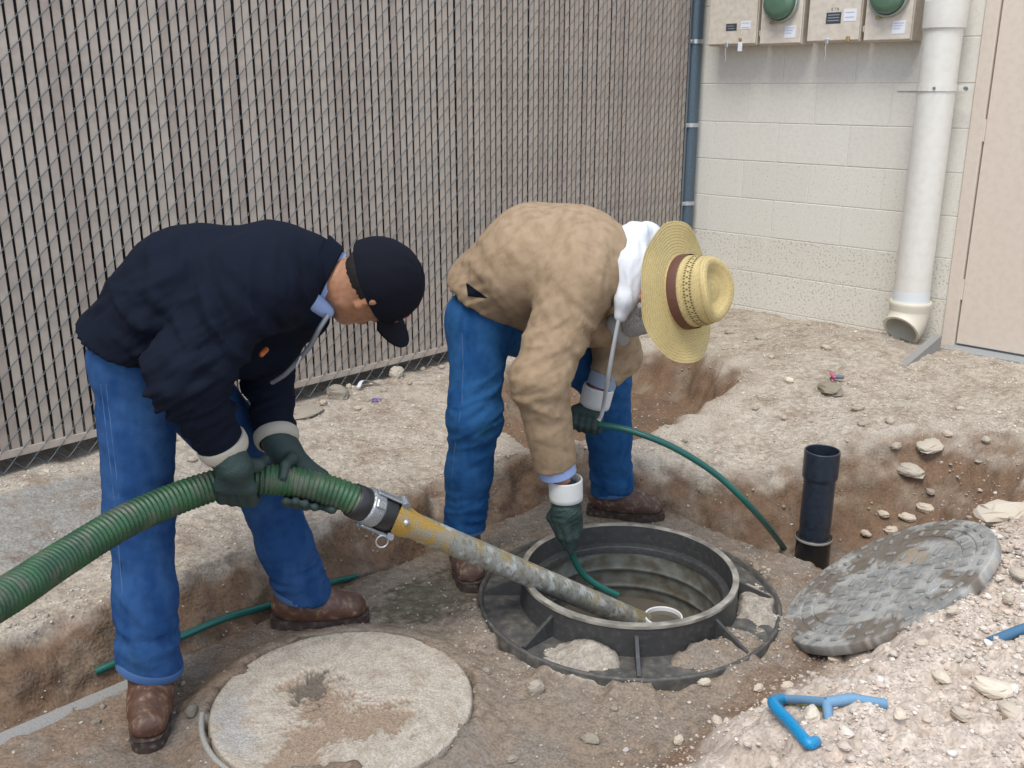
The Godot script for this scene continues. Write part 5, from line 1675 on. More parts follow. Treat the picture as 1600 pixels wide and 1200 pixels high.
# ------------------------------------------------------------------ hoses
func make_hoses() -> void:
	var pts := smooth_path([Vector3(0.0492, 0.4076, -1.5771), Vector3(0.2881, 0.3533, -1.7201), Vector3(0.4808, 0.3108, -1.8668), Vector3(0.6452, 0.2963, -1.9852), Vector3(0.8165, 0.306, -2.0543), Vector3(0.9834, 0.3161, -2.0713), Vector3(1.0976, 0.3243, -2.0419), Vector3(1.1969, 0.3075, -1.9879), Vector3(1.2863, 0.2712, -1.9268), Vector3(1.3425, 0.2342, -1.8819)], 40)
	var o: Vector3 = Vector3(1.3101, 0, -2.6371)
	var t := thing("suction_hose", "ribbed green suction hose with metal coupling held by the person in navy", "hose", Vector3(o.x, 0, o.z))
	var org := t.position
	# resample evenly, six rings for each rib
	var run := 0.0
	var step := 0.0125 / 6.0
	var path := []
	var seg := 0.0
	for i in pts.size() - 1:
		var a: Vector3 = pts[i]
		var b: Vector3 = pts[i + 1]
		var l := a.distance_to(b)
		while seg < l:
			path.append(a.lerp(b, seg / l))
			seg += step
		seg -= l
	var mb := MB.new()
	var rad := []
	var loc := []
	for i in path.size():
		loc.append(path[i] - org)
		rad.append(0.0362 + 0.0036 * (0.5 + 0.5 * sin(TAU * i / 6.0)))
	mb.tube(loc, rad, 26, true)
	var per := 27
	for i in mb.v.size():
		var nn := noise_d.get_noise_3dv(mb.v[i] * 120.0)
		var c := Color(0.025, 0.076, 0.036).lerp(Color(0.034, 0.115, 0.045), clampf(nn * 1.5 + 0.3, 0.0, 1.0))
		c = c.lerp(Color(0.15, 0.135, 0.105), clampf(noise_e.get_noise_3dv(mb.v[i] * 60.0) * 1.2 + noise_a.get_noise_3dv(mb.v[i] * 200.0) * 0.8 - 0.1, 0.0, 0.5))
		mb.c[i] = c
	part("hose", mb.done(), mats.hose, t)
	# coupling along the straight part
	var A := Vector3(1.3357, 0.2378, -1.8887)
	var B := Vector3(2.2536, -0.4, -1.6962)
	var ax := (B - A).normalized()
	var L := A.distance_to(B)
	var side := ax.cross(Vector3.UP).normalized()
	var up := side.cross(ax)
	var cx := Transform3D(Basis(side, ax, side.cross(ax)), A - org)
	mb = MB.new()
	mb.lathe(cx, [Vector2(0.036, -0.02), Vector2(0.0435, -0.018), Vector2(0.045, 0.0), Vector2(0.044, 0.02), Vector2(0.036, 0.022)], 36)
	part("hose_band", mb.done(), mats.rubber, t)
	mb = MB.new()
	mb.lathe(cx, [Vector2(0.038, 0.016), Vector2(0.047, 0.018), Vector2(0.05, 0.024), Vector2(0.0505, 0.05), Vector2(0.048, 0.056), Vector2(0.048, 0.056), Vector2(0.044, 0.06)], 36)
	var cl := part("clamp", mb.done(), mats.alu, t)
	mb = MB.new()
	for k in 3:
		var a := 0.5 + k * 2.1
		mb.box(Transform3D(Basis(side * cos(a) + up * sin(a), ax, (side * cos(a) + up * sin(a)).cross(ax)), A - org + ax * 0.037 + (side * cos(a) + up * sin(a)) * 0.051), Vector3(0.008, 0.03, 0.024), 0.003)
	part("lug", mb.done(), mats.alu, cl)
	mb = MB.new()
	mb.lathe(cx, [Vector2(0.04, 0.056), Vector2(0.044, 0.058), Vector2(0.0465, 0.066), Vector2(0.0465, 0.095), Vector2(0.043, 0.1), Vector2(0.043, 0.11), Vector2(0.046, 0.115), Vector2(0.046, 0.135), Vector2(0.036, 0.14)], 36)
	var body := part("coupler", mb.done(), mats.rubber, t)
	# cam arms on both sides, folded back along the coupler
	for sg in [-1.0, 1.0]:
		mb = MB.new()
		var sv: Vector3 = up * sg * 0.8 + side * 0.3
		sv = sv.normalized()
		var base: Vector3 = A - org + sv * 0.052
		mb.box(Transform3D(Basis(sv.cross(ax), sv, ax).orthonormalized(), base + ax * 0.075), Vector3(0.02, 0.008, 0.1), 0.003)
		mb.tube([base + ax * 0.115 - sv.cross(ax) * 0.016, base + ax * 0.115 + sv.cross(ax) * 0.016], [0.011, 0.011], 12)
		part("cam_arm", mb.done(), mats.alu, body)
	mb = MB.new()
	var rc := Vector3(1.3783, 0.126, -1.8531) - org
	var rp := []
	for k in 25: rp.append(rc + (Vector3(0.8485, 0, 0.4243) * cos(TAU * k / 24.0) + Vector3.UP * sin(TAU * k / 24.0)) * 0.0165)
	var rr := []
	for k in 25: rr.append(0.0022)
	mb.tube(rp, rr, 7, false)
	mb.tube([rc + Vector3.UP * 0.017, A - org + ax * 0.03 - up * 0.05], [0.0018, 0.0018], 6)
	part("pull_ring", mb.done(), mats.galv_bright, body)
	# the wand that goes down into the manhole
	var w := thing("suction_wand", "dirty grey metal suction pipe with yellow end plate reaching into the manhole", "pipe", Vector3(MANHOLE.x - 0.35, 0, MANHOLE.z - 0.2))
	var wo := w.position
	var s0 := 0.128
	mb = MB.new()
	var wp := []
	var wr := []
	for k in 160:
		var q := k / 159.0
		wp.append(A.lerp(B, (s0 + (L + 0.1 - s0) * q) / L) - wo)
		wr.append(0.0355 + 0.0006 * noise_d.get_noise_1d(k * 9.0))
	mb.tube(wp, wr, 30, true)
	for i in mb.v.size():
		var n1 := noise_d.get_noise_3dv(mb.v[i] * 150.0)
		var n2 := noise_e.get_noise_3dv(mb.v[i] * 200.0)
		var c := Color(0.36, 0.36, 0.31).lerp(Color(0.60, 0.61, 0.57), smoothstep(0.0, 0.25, n1))
		c = c.lerp(Color(0.24, 0.19, 0.115), smoothstep(0.12, 0.35, n2) * 0.9)
		c = c.lerp(Color(0.42, 0.30, 0.09), smoothstep(0.2, 0.4, noise_d.get_noise_3dv(mb.v[i] * 90.0 + Vector3.ONE * 300.0)) * 0.6)
		mb.c[i] = c
	part("pipe", mb.done(), mats.wand, w)
	# yellow plate wrapped over the near, upper side, with a round end and a rivet
	mb = MB.new()
	var toward := (Vector3(0, 1.25, 0) - (A + ax * 0.2)).normalized()
	var pv := (toward - ax * toward.dot(ax)).normalized()
	var ph := ax.cross(pv)
	for i in 25:
		for k in 13:
			var q := i / 24.0
			var s := lerpf(0.095, 0.30, q)
			var half := deg_to_rad(64.0) * (1.0 if q > 0.15 else sqrt(maxf(0.0, 1.0 - pow((0.15 - q) / 0.15, 2)))) * lerpf(1.0, 0.62, smoothstep(0.2, 1.0, q))
			var a := half * (k / 6.0 - 1.0)
			var nn := pv * cos(a) + ph * sin(a)
			var lift := lerpf(0.012, 0.0022, smoothstep(0.1, 0.5, q))
			mb.vert(A + ax * s + nn * (0.0358 + lift) - wo, nn)
			var n1 := noise_d.get_noise_3dv(mb.v[mb.v.size() - 1] * 170.0)
			mb.c[mb.v.size() - 1] = Color(0.47, 0.285, 0.05).lerp(Color(0.33, 0.30, 0.24), clampf(n1 * 2.0 + q * 0.7 - 0.15, 0.0, 0.95))
	for i in 24:
		for k in 12:
			var q := i * 13 + k
			mb.tri(q, q + 1, q + 14)
			mb.tri(q, q + 14, q + 13)
	var pl := part("yellow_plate", mb.done(), mats.yellow, w)
	mb = MB.new()
	mb.lathe(Transform3D(Basis(ph, pv, ph.cross(pv)), A + ax * 0.128 + pv * 0.0475 - wo), [Vector2(0.008, -0.002), Vector2(0.0075, 0.003), Vector2(0.004, 0.0055), Vector2(0.0, 0.006)], 16)
	part("rivet", mb.done(), mats.galv_bright, pl)
	# garden hoses
	var g1 := smooth_path([Vector3(3.0428, -0.43, -1.5765), Vector3(2.993, -0.36, -1.5911), Vector3(2.6271, -0.0805, -1.5024), Vector3(2.4893, 0.0708, -1.5695), Vector3(2.3771, 0.1699, -1.6675), Vector3(2.3155, 0.2088, -1.7857), Vector3(2.274, 0.2176, -1.8697), Vector3(2.2448, 0.221, -1.92), Vector3(2.2018, 0.2176, -1.9419), Vector3(2.1189, 0.1656, -1.9258), Vector3(2.0756, 0.061, -1.8842), Vector3(2.0432, -0.0236, -1.8105), Vector3(2.0426, -0.0884, -1.7927), Vector3(2.0577, -0.1446, -1.789), Vector3(2.0963, -0.2126, -1.7787), Vector3(2.1417, -0.2606, -1.7474), Vector3(2.1889, -0.2956, -1.7143)], 8)
	var go: Vector3 = MANHOLE + Vector3(0.3, 0, -0.1)
	var lp := []
	for p in g1: lp.append(p - go)
	solo("garden_hose", tube_mesh(lp, 0.0105, 12), mats.garden, "green garden hose running through both gloved hands down into the manhole", "hose", go)
	var g2 := smooth_path([on_ground(Vector3(0.8069, -0.2535, -2.3732), 0.014), on_ground(Vector3(0.891, -0.2494, -2.3648), 0.018), on_ground(Vector3(1.0523, -0.2591, -2.3738), 0.02), on_ground(Vector3(1.1745, -0.2512, -2.3586), 0.024), on_ground(Vector3(1.3472, -0.2697, -2.3642), 0.02), on_ground(Vector3(1.532, -0.2666, -2.3552), 0.014), on_ground(Vector3(1.667, -0.2789, -2.3776), -0.004), on_ground(Vector3(1.7641, -0.2712, -2.3666), -0.03)], 8)
	var gp := Vector3(1.1445, -0.26, -2.3797)
	lp = []
	for p in g2: lp.append(p - gp)
	solo("garden_hose", tube_mesh(lp, 0.0105, 12), mats.garden, "green garden hose lying along the pit floor behind brown boots", "hose", gp)

# ------------------------------------------------------------------ small things
func on_ground(p: Vector3, dy: float) -> Vector3:
	return Vector3(p.x, ground_y(p.x, p.z) + dy, p.z)

func make_small() -> void:
	# shovel with a D grip, buried but for its handle
	var base := on_ground(Vector3(1.6332, 0.0021, -0.7761), 0.0)
	var t := thing("shovel", "bright blue shovel handle with D grip half buried in rubble", "shovel", base)
	var a := on_ground(Vector3(1.691, -0.0657, -0.8871), 0.03)
	var b := on_ground(Vector3(1.5783, -0.0229, -0.7463), 0.022)
	var c := on_ground(Vector3(1.7219, -0.0209, -0.7809), 0.024)
	var d := on_ground(Vector3(1.7782, 0.0099, -0.7261), 0.008)
	var e := on_ground(Vector3(1.6457, 0.0047, -0.7292), -0.03)
	var top := on_ground(Vector3(1.7653, -0.0979, -0.9023), 0.028)
	var gp := smooth_path([b.lerp(e, 0.35), b, b.lerp(a, 0.5), a, top], 8)
	var lp := []
	for p in gp: lp.append(p - base)
	part("grip", tube_mesh(lp, 0.0125, 14), mats.blue_plastic, t)
	part("fork", tube_mesh([top - base, top.lerp(c, 0.5) - base + Vector3.UP * 0.003, c - base], [0.0105, 0.009, 0.011], 10), mats.blue_dusty, t)
	part("fork", tube_mesh([c - base, c.lerp(e, 0.6) - base, e - base], [0.011, 0.009, 0.009], 10), mats.blue_dusty, t)
	part("liner", tube_mesh([top - base + Vector3(0.012, -0.012, 0.012), c - base + Vector3(0.0, -0.014, 0.008)], 0.004, 6), mats.yellow_trim, t)
	part("shaft", tube_mesh([c - base, c.lerp(d, 0.6) - base, d + (d - c) * 0.6 - base + Vector3.DOWN * 0.03], [0.012, 0.012, 0.012], 12), mats.blue_dusty, t)
	var h0 := on_ground(Vector3(2.1967, 0.0079, -0.6232), 0.0)
	var h1 := on_ground(Vector3(2.3034, -0.0052, -0.5937), 0.012)
	var h2 := on_ground(Vector3(2.5778, 0.0294, -0.4377), 0.03)
	solo("tool_handle", tube_mesh([Vector3.ZERO, h1 - h0, h2 - h0], 0.0125, 12), mats.blue_handle, "dusty blue tool handle sticking out of the rubble heap", "handle", h0)
	# grey edge of the tank roof along the foot of the pit wall
	var sl := MB.new()
	sl.box(xf_at(Vector3.ZERO), Vector3(3.4, 0.05, 0.05), 0.006)
	solo("concrete_edge", sl.done(), mats.concrete, "grey concrete edge along the foot of the pit wall", "concrete", Vector3(-0.78, -0.281, -2.29))
	# pink and grey scrap lying on a flat stone
	var fs := on_ground(Vector3(3.8025, -0.0091, -1.8613), 0.0)
	rock(fs.x, fs.z, Vector3(0.085, 0.032, 0.062), 301, "flat rounded tan stone beneath a pink plastic scrap", Color(0.62, 0.575, 0.5), "", 0.8, 0.25)
	var ps := on_ground(Vector3(3.9197, 0.0019, -1.9085), 0.0)
	var s := thing("plastic_scrap", "small pink and grey plastic scrap lying behind a flat stone", "scrap", ps)
	var m := MB.new()
	m.box(Transform3D(Basis.from_euler(Vector3(0.1, 0.9, 0.12)), Vector3(-0.012, 0.03, 0.0)), Vector3(0.05, 0.012, 0.016), 0.004)
	m.box(Transform3D(Basis.from_euler(Vector3(0.0, 0.5, -0.1)), Vector3(-0.03, 0.012, 0.01)), Vector3(0.035, 0.01, 0.012), 0.004)
	part("pink_piece", m.done(), mats.pink, s)
	m = MB.new()
	m.tube([Vector3(-0.012, 0.012, -0.006), Vector3(0.01, 0.02, 0.0), Vector3(0.035, 0.018, 0.03)], [0.009, 0.011, 0.008], 10)
	part("grey_piece", m.done(), mats.scrap_grey, s)
	# litter at the foot of the fence
	var pw := on_ground(Vector3(2.404, 0.0056, -3.272), 0.012)
	m = MB.new()
	for i in 13:
		for k in 3:
			var q := i / 12.0
			m.vert(Vector3((q - 0.5) * 0.12, 0.015 * sin(q * PI * 1.4) + 0.004 * k, (k - 1) * 0.014 - 0.03 * sin(q * PI)), Vector3.UP)
	for i in 12:
		for k in 2:
			m.tri(i * 3 + k, i * 3 + k + 1, i * 3 + k + 4)
			m.tri(i * 3 + k, i * 3 + k + 4, i * 3 + k + 3)
	m.renormal()
	solo("paper_strip", m.done(), mats.paper, "curled white paper strip lying at the foot of the fence", "litter", pw)
	var pu := on_ground(Vector3(2.3209, -0.001, -3.1186), 0.006)
	solo("wrapper", ring_mesh(Vector3.ZERO, Vector3(0.1, 1, 0.1), [Vector2(0.013, -0.003), Vector2(0.016, 0.003), Vector2(0.0115, 0.004), Vector2(0.013, -0.003)], 18, 1.5, Vector3(1, 0, 0.2)), mats.purple, "small purple plastic ring lying on dirt near the fence", "litter", pu)
	# stones
	var big := [
		[3.598, -1.338, 0.075, 0.03, "grey slab of rubble beside the standpipe pit", 0.62], [3.501, -1.360, 0.06, 0.035, "angular grey rubble lump at the rim of the pit", 0.6], [3.118, -0.900, 0.1, 0.05, "large pale block of caliche on top of the rubble heap", 0.66],
		[2.590, -3.321, 0.05, 0.045, "pale square stone at the foot of the fence", 0.62], [2.229, -3.261, 0.05, 0.05, "rounded tan lump of mortar near the fence", 0.5], [2.017, -3.180, 0.085, 0.022, "flat grey rubble slab near the fence behind navy sleeves", 0.52], [3.768, -2.042, 0.024, 0.02, "small whitish stone left of the flat stone", 0.72],
		[1.591, -1.501, 0.024, 0.032, "upright tan stone on the pit floor before the manhole", 0.55], [0.898, -2.017, 0.024, 0.026, "brown stone beside the gritty lid and boot", 0.38], [1.928, -1.212, 0.019, 0.016, "round pale pebble beside the manhole flange", 0.66], [1.672, -0.787, 0.03, 0.028, "pale stone inside the blue D grip", 0.7], [2.017, -0.550, 0.045, 0.026, "flat cream stone on the rubble heap below the blue handle", 0.7]]
	for k in big.size():
		var e2: Array = big[k]
		var p := Vector3(e2[0], 0, e2[1])
		var v: float = e2[5]
		rock(p.x, p.z, Vector3(e2[2], e2[3], e2[2] * 0.8), 320 + k, e2[4], Color(v * 1.3, v * 1.22, v * 1.1), "", k * 1.3)
	var spots := {
		"heap": [[3.394, -1.306, 0.034], [3.342, -1.341, 0.03], [3.431, -1.260, 0.04], [3.367, -1.388, 0.026], [3.294, -1.416, 0.024], [2.219, -0.994, 0.022], [2.276, -0.739, 0.02], [2.138, -0.751, 0.022], [1.879, -0.565, 0.024], [1.954, -0.489, 0.035], [2.001, -1.094, 0.018], [1.788, -1.081, 0.02], [1.769, -0.646, 0.02], [1.630, -0.666, 0.02], [1.989, -0.649, 0.024], [2.541, -0.679, 0.03], [2.435, -0.662, 0.022], [1.693, -1.125, 0.018], [2.049, -1.039, 0.02], [1.985, -0.790, 0.018]],
		"yard": [[4.102, -2.524, 0.03], [4.321, -2.704, 0.035], [4.291, -2.514, 0.022], [4.004, -2.270, 0.02], [3.688, -1.678, 0.03], [3.615, -1.510, 0.025], [3.553, -1.597, 0.022], [3.488, -1.896, 0.02], [3.465, -2.019, 0.018], [3.934, -1.363, 0.02], [3.664, -1.162, 0.022], [3.518, -1.433, 0.03], [3.679, -1.308, 0.026], [4.704, -2.456, 0.016], [4.473, -2.762, 0.014], [3.065, -2.090, 0.014], [4.257, -2.128, 0.03]],
		"fence": [[2.125, -3.215, 0.024], [2.221, -3.108, 0.02], [2.427, -3.204, 0.02], [2.570, -3.205, 0.018], [2.771, -3.358, 0.022], [2.846, -3.309, 0.02], [1.493, -3.256, 0.022], [1.465, -3.059, 0.02], [1.918, -3.154, 0.02], [2.335, -3.330, 0.02], [3.258, -3.127, 0.02], [3.339, -3.031, 0.02]],
		"floor": [[1.543, -1.276, 0.024], [1.155, -1.608, 0.018], [0.978, -1.774, 0.02], [1.995, -1.452, 0.012], [1.512, -1.759, 0.012], [1.545, -1.641, 0.014], [1.358, -1.358, 0.016], [0.729, -2.190, 0.014], [1.672, -1.307, 0.012]]}
	var lab := {"heap": ["pale stone lying loose on the rubble heap", "stones on the rubble heap"], "yard": ["tan stone lying on the yard dirt below the block wall", "stones on the yard dirt"], "fence": ["tan stone lying on the dirt along the slatted fence", "stones along the fence"], "floor": ["small brown stone lying on the pit floor", "stones on the pit floor"]}
	var n := 0
	for key in spots:
		for q in spots[key]:
			n += 1
			var p := Vector3(q[0], 0, q[1])
			var v := rng.randf_range(0.7, 0.8) if key == "heap" else (rng.randf_range(0.62, 0.74) if key != "floor" else rng.randf_range(0.5, 0.6))
			var sz: float = q[2] * 0.95
			rock(p.x, p.z, Vector3(sz, sz * rng.randf_range(0.6, 0.85), sz * 0.85), 400 + n, lab[key][0], Color(v * 1.12, v * 1.04, v * 0.93), lab[key][1], rng.randf() * 6.0)

# ------------------------------------------------------------------ all materials
func make_materials() -> void:
	var grain := noise_tex(0.09, [[0.0, grey(0.62)], [0.45, grey(0.86)], [0.7, grey(0.98)], [1.0, grey(1.0)]], 512, FastNoiseLite.TYPE_SIMPLEX, 4, 4)
	var lumps := noise_tex(0.05, [], 512, FastNoiseLite.TYPE_SIMPLEX_SMOOTH, 5, 6)
	var fine := noise_tex(0.22, [], 512, FastNoiseLite.TYPE_SIMPLEX, 3, 8)
	mats.tex_grain = grain
	mats.tex_lumps = lumps
	var soil := noise_tex(0.11, [[0.0, grey(0.6)], [0.35, grey(0.82)], [0.55, grey(0.94)], [0.8, grey(1.0)], [1.0, grey(1.0)]], 1024, FastNoiseLite.TYPE_SIMPLEX, 5, 12)
	var soil_h := noise_tex(0.07, [], 1024, FastNoiseLite.TYPE_SIMPLEX, 5, 13)
	var grains := noise_tex(0.045, [[0.0, grey(0.76)], [0.35, grey(0.9)], [0.6, grey(0.955)], [1.0, grey(1.0)]], 1024, FastNoiseLite.TYPE_SIMPLEX, 3, 17)
	var grains_h := noise_tex(0.04, [], 1024, FastNoiseLite.TYPE_SIMPLEX_SMOOTH, 3, 18)
	mat("dirt", Color(1, 1, 1), 0.95, 0.0, grains, 1.7, grains_h, 0.22, true, true)
	mats.dirt.metallic_specular = 0.25
	mat("stone", Color(1, 1, 1), 0.95, 0.0, null, 1.0, null, 0.0, true)
	mat("mud", lin(0.22, 0.165, 0.115), 0.9, 0.0, grain, 6.0, lumps, 0.5)
	mat("grit_coat", Color(1, 1, 1), 0.95, 0.0, grains, 2.6, grains_h, 0.14, true)
	mat("concrete", lin(0.34, 0.33, 0.31), 0.9, 0.0, soil, 3.0, lumps, 0.15)
	# fence
	var dusty := noise_tex(0.02, [[0.0, grey(0.9)], [0.5, grey(0.96)], [1.0, grey(1.0)]], 512, FastNoiseLite.TYPE_SIMPLEX, 5, 15)
	for k in 4:
		var g: float = [0.0, 0.035, -0.04, 0.015][k]
		mat("slat%d" % k, lin(0.44 + g, 0.365 + g, 0.30 + g * 0.8), 0.55, 0.0, dusty, 1.5)
	mat("galv", lin(0.30, 0.34, 0.37), 0.5, 0.7, fine, 4.0)
	mats.galv.albedo_texture = grain
	mat("gap_backdrop", lin(0.035, 0.028, 0.024), 0.85, 0.0, grain, 3.0)  # near black, chosen so the gaps between slats read dark
	mat("fence_wire", lin(0.13, 0.155, 0.165), 0.5, 0.45)
	mat("galv_bright", lin(0.55, 0.58, 0.6), 0.4, 0.8)
	mat("post", lin(0.13, 0.185, 0.225), 0.5, 0.45, grain, 3.0)
	# building
	var specks := noise_tex(0.035, [[0.0, Color(0.56, 0.47, 0.38)], [0.09, Color(0.72, 0.65, 0.57)], [0.13, Color(0.95, 0.95, 0.94)], [0.6, Color(1, 1, 1)], [1.0, Color(0.96, 0.955, 0.94)]], 1024, FastNoiseLite.TYPE_SIMPLEX, 4, 21)
	var specks2 := noise_tex(0.03, [[0.0, Color(0.45, 0.37, 0.29)], [0.15, Color(0.70, 0.62, 0.54)], [0.21, Color(0.93, 0.92, 0.90)], [0.6, Color(1, 1, 1)], [1.0, Color(0.93, 0.92, 0.9)]], 1024, FastNoiseLite.TYPE_SIMPLEX, 4, 22)
	var plain_wall := noise_tex(0.02, [[0.0, grey(0.955)], [0.5, grey(0.985)], [1.0, grey(1.0)]], 1024, FastNoiseLite.TYPE_SIMPLEX, 5, 23)
	var block_h := noise_tex(0.16, [], 512, FastNoiseLite.TYPE_SIMPLEX, 3, 24)
	for k in 2:
		var g := 0.0 if k == 0 else -0.018
		var c := lin(0.70 + g, 0.67 + g, 0.595 + g)
		mat("block%d" % k, c, 0.75, 0.0, plain_wall, 1.4, block_h, 0.10, false, true)
		mat("block_mid%d" % k, c, 0.75, 0.0, specks, 1.5, block_h, 0.10, false, true)
		mat("block_low%d" % k, c, 0.8, 0.0, specks2, 1.6, block_h, 0.10, false, true)
	mat("mortar", lin(0.64, 0.61, 0.54), 0.85, 0.0, plain_wall, 2.0)
	mat("footing", lin(0.40, 0.41, 0.41), 0.9, 0.0, grain, 4.0, lumps, 0.1)
	mat("door", lin(0.63, 0.54, 0.45), 0.5, 0.0, plain_wall, 1.2)
	mat("door2", lin(0.645, 0.55, 0.455), 0.5, 0.0, plain_wall, 1.0)
	mat("box_paint", lin(0.60, 0.525, 0.43), 0.5, 0.0, dusty, 2.0)
	mat("box_paint2", lin(0.67, 0.60, 0.50), 0.45, 0.0, dusty, 2.0)
	mat("ring_metal", lin(0.42, 0.46, 0.42), 0.35, 0.7)
	var gg := mat("green_glass", lin(0.085, 0.165, 0.105), 0.18, 0.0)
	gg.clearcoat_enabled = true
	gg.clearcoat = 0.6
	mat("brass", lin(0.40, 0.30, 0.16), 0.5, 0.5)
	mat("plate", lin(0.06, 0.07, 0.085), 0.5, 0.2)
	mat("plate_print", lin(0.3, 0.32, 0.35), 0.5)
	mat("paper", lin(0.72, 0.74, 0.78), 0.7)
	mat("print_grey", lin(0.42, 0.45, 0.5), 0.7)
	mat("pipe_paint", lin(0.71, 0.685, 0.615), 0.45, 0.0, plain_wall, 0.8)
	mat("pipe_worn", lin(0.64, 0.59, 0.48), 0.55, 0.0, specks, 5.0)
	mat("pvc", lin(0.66, 0.685, 0.68), 0.4)
	mat("pvc_white", lin(0.78, 0.79, 0.8), 0.35)
	# iron and plastic in the pit
	var rust := noise_tex(0.03, [[0.0, Color(0.25, 0.235, 0.22)], [0.3, Color(0.225, 0.224, 0.222)], [0.7, Color(0.25, 0.25, 0.248)], [0.9, Color(0.31, 0.30, 0.285)], [1.0, Color(0.45, 0.43, 0.40)]], 1024, FastNoiseLite.TYPE_SIMPLEX, 5, 31)
	var dust := noise_tex(0.02, [[0.0, Color(0.24, 0.235, 0.23)], [0.4, Color(0.29, 0.283, 0.27)], [0.7, Color(0.345, 0.33, 0.305)], [1.0, Color(0.45, 0.41, 0.36)]], 1024, FastNoiseLite.TYPE_SIMPLEX, 6, 32)
	mat("iron", Color(1, 1, 1), 0.5, 0.0, rust, 1.1, fine, 0.02)
	mat("rim_dusty", Color(1, 1, 1), 0.7, 0.0, dust, 1.0)
	mats.rim_dusty.albedo_texture = noise_tex(0.02, [[0.0, Color(0.36, 0.34, 0.31)], [0.5, Color(0.52, 0.50, 0.46)], [1.0, Color(0.66, 0.63, 0.58)]], 512, FastNoiseLite.TYPE_SIMPLEX, 5, 35)
	mat("iron_dusty", Color(1, 1, 1), 0.65, 0.0, dust, 1.0, fine, 0.04)
	mat("cover", Color(1, 1, 1), 0.8, 0.0, soil, 3.0, soil_h, 0.12, true)
	mat("cover_lug", lin(0.29, 0.28, 0.255), 0.8, 0.0, soil, 5.0)
	var wall_r := noise_tex(0.02, [[0.0, Color(0.30, 0.27, 0.225)], [0.4, Color(0.37, 0.36, 0.32)], [0.6, Color(0.41, 0.415, 0.39)], [1.0, Color(0.49, 0.49, 0.455)]], 512, FastNoiseLite.TYPE_SIMPLEX, 6, 34)
	mat("riser", Color(1, 1, 1), 0.45, 0.0, wall_r, 1.2, fine, 0.04)
	mat("sludge", lin(0.115, 0.098, 0.078), 0.12, 0.0)
	mat("rim_grey", lin(0.40, 0.38, 0.33), 0.7, 0.0, grain, 6.0)
	mat("black_pipe", lin(0.02, 0.028, 0.042), 0.32, 0.0, noise_tex(0.02, [[0.0, grey(0.75)], [0.5, grey(1.0)], [0.75, Color(1, 1, 1)], [1.0, Color(1, 1, 1)]], 512, FastNoiseLite.TYPE_SIMPLEX, 5, 36), 3.0, fine, 0.04)
	mat("black_wet", lin(0.012, 0.012, 0.013), 0.2)
	# clothes
	var weave := noise_tex(0.30, [[0.0, grey(0.78)], [0.5, grey(0.93)], [1.0, grey(1.0)]], 512, FastNoiseLite.TYPE_SIMPLEX, 3, 41)
	var wear := noise_tex(0.012, [[0.0, Color(0.82, 0.85, 0.88)], [0.45, Color(0.92, 0.935, 0.955)], [1.0, Color(1.0, 1.0, 1.0)]], 1024, FastNoiseLite.TYPE_SIMPLEX, 7, 42)
	var canvas_t := noise_tex(0.012, [[0.0, Color(0.85, 0.83, 0.81)], [0.5, Color(0.94, 0.935, 0.93)], [1.0, Color(1, 1, 1)]], 1024, FastNoiseLite.TYPE_SIMPLEX, 7, 43)
	var cloth_h := noise_tex(0.2, [], 512, FastNoiseLite.TYPE_SIMPLEX, 3, 44)
	mat("navy", lin(0.0085, 0.0115, 0.022), 0.9, 0.0, weave, 5.0, cloth_h, 0.04)
	mat("denim", lin(0.031, 0.085, 0.205), 0.92, 0.0, wear, 1.6, cloth_h, 0.04, true)
	mat("denim_b", lin(0.024, 0.096, 0.23), 0.92, 0.0, wear, 1.9, cloth_h, 0.04, true)
	mat("denim_hem", lin(0.055, 0.125, 0.28), 0.92, 0.0, weave, 6.0)
	mat("canvas", lin(0.36, 0.262, 0.168), 0.92, 0.0, canvas_t, 1.6, cloth_h, 0.03)
	mat("white_cloth", lin(0.74, 0.76, 0.80), 0.9, 0.0, weave, 5.0, cloth_h, 0.03)
	mat("grey_cloth", lin(0.42, 0.43, 0.42), 0.9, 0.0, weave, 5.0)
	mat("cord", lin(0.42, 0.44, 0.46), 0.8)
	mat("blue_shirt", lin(0.32, 0.43, 0.72), 0.9, 0.0, weave, 5.0)
	mat("grey_shirt", lin(0.30, 0.36, 0.46), 0.9, 0.0, weave, 5.0)
	mat("white_cuff", lin(0.70, 0.70, 0.66), 0.9, 0.0, weave, 6.0, cloth_h, 0.03)
	mat("knit", lin(0.50, 0.45, 0.36), 0.95, 0.0, weave, 8.0, cloth_h, 0.045)
	mat("glove", lin(0.022, 0.045, 0.040), 0.68, 0.0, weave, 4.0, lumps, 0.12)
	mat("cap", lin(0.010, 0.011, 0.017), 0.9, 0.0, weave, 6.0, cloth_h, 0.06)
	mat("zip", lin(0.25, 0.27, 0.29), 0.5, 0.4)
	mat("orange", lin(0.45, 0.12, 0.03), 0.6)
	mat("red", lin(0.45, 0.03, 0.025), 0.7)
	mat("hair", lin(0.012, 0.009, 0.008), 0.6)
	mat("beard", lin(0.64, 0.62, 0.59), 0.9, 0.0, weave, 8.0, cloth_h, 0.3)
	var pores := noise_tex(0.03, [[0.0, Color(0.88, 0.84, 0.82)], [0.6, Color(1, 0.99, 0.98)], [1.0, Color(1, 1, 1)]], 256, FastNoiseLite.TYPE_SIMPLEX, 4, 45)
	for e in [["skin_a", lin(0.36, 0.185, 0.105)], ["skin_b", lin(0.47, 0.22, 0.15)]]:
		var sk := mat(e[0], e[1], 0.5, 0.0, pores, 6.0)
		sk.subsurf_scatter_enabled = true
		sk.subsurf_scatter_strength = 0.12
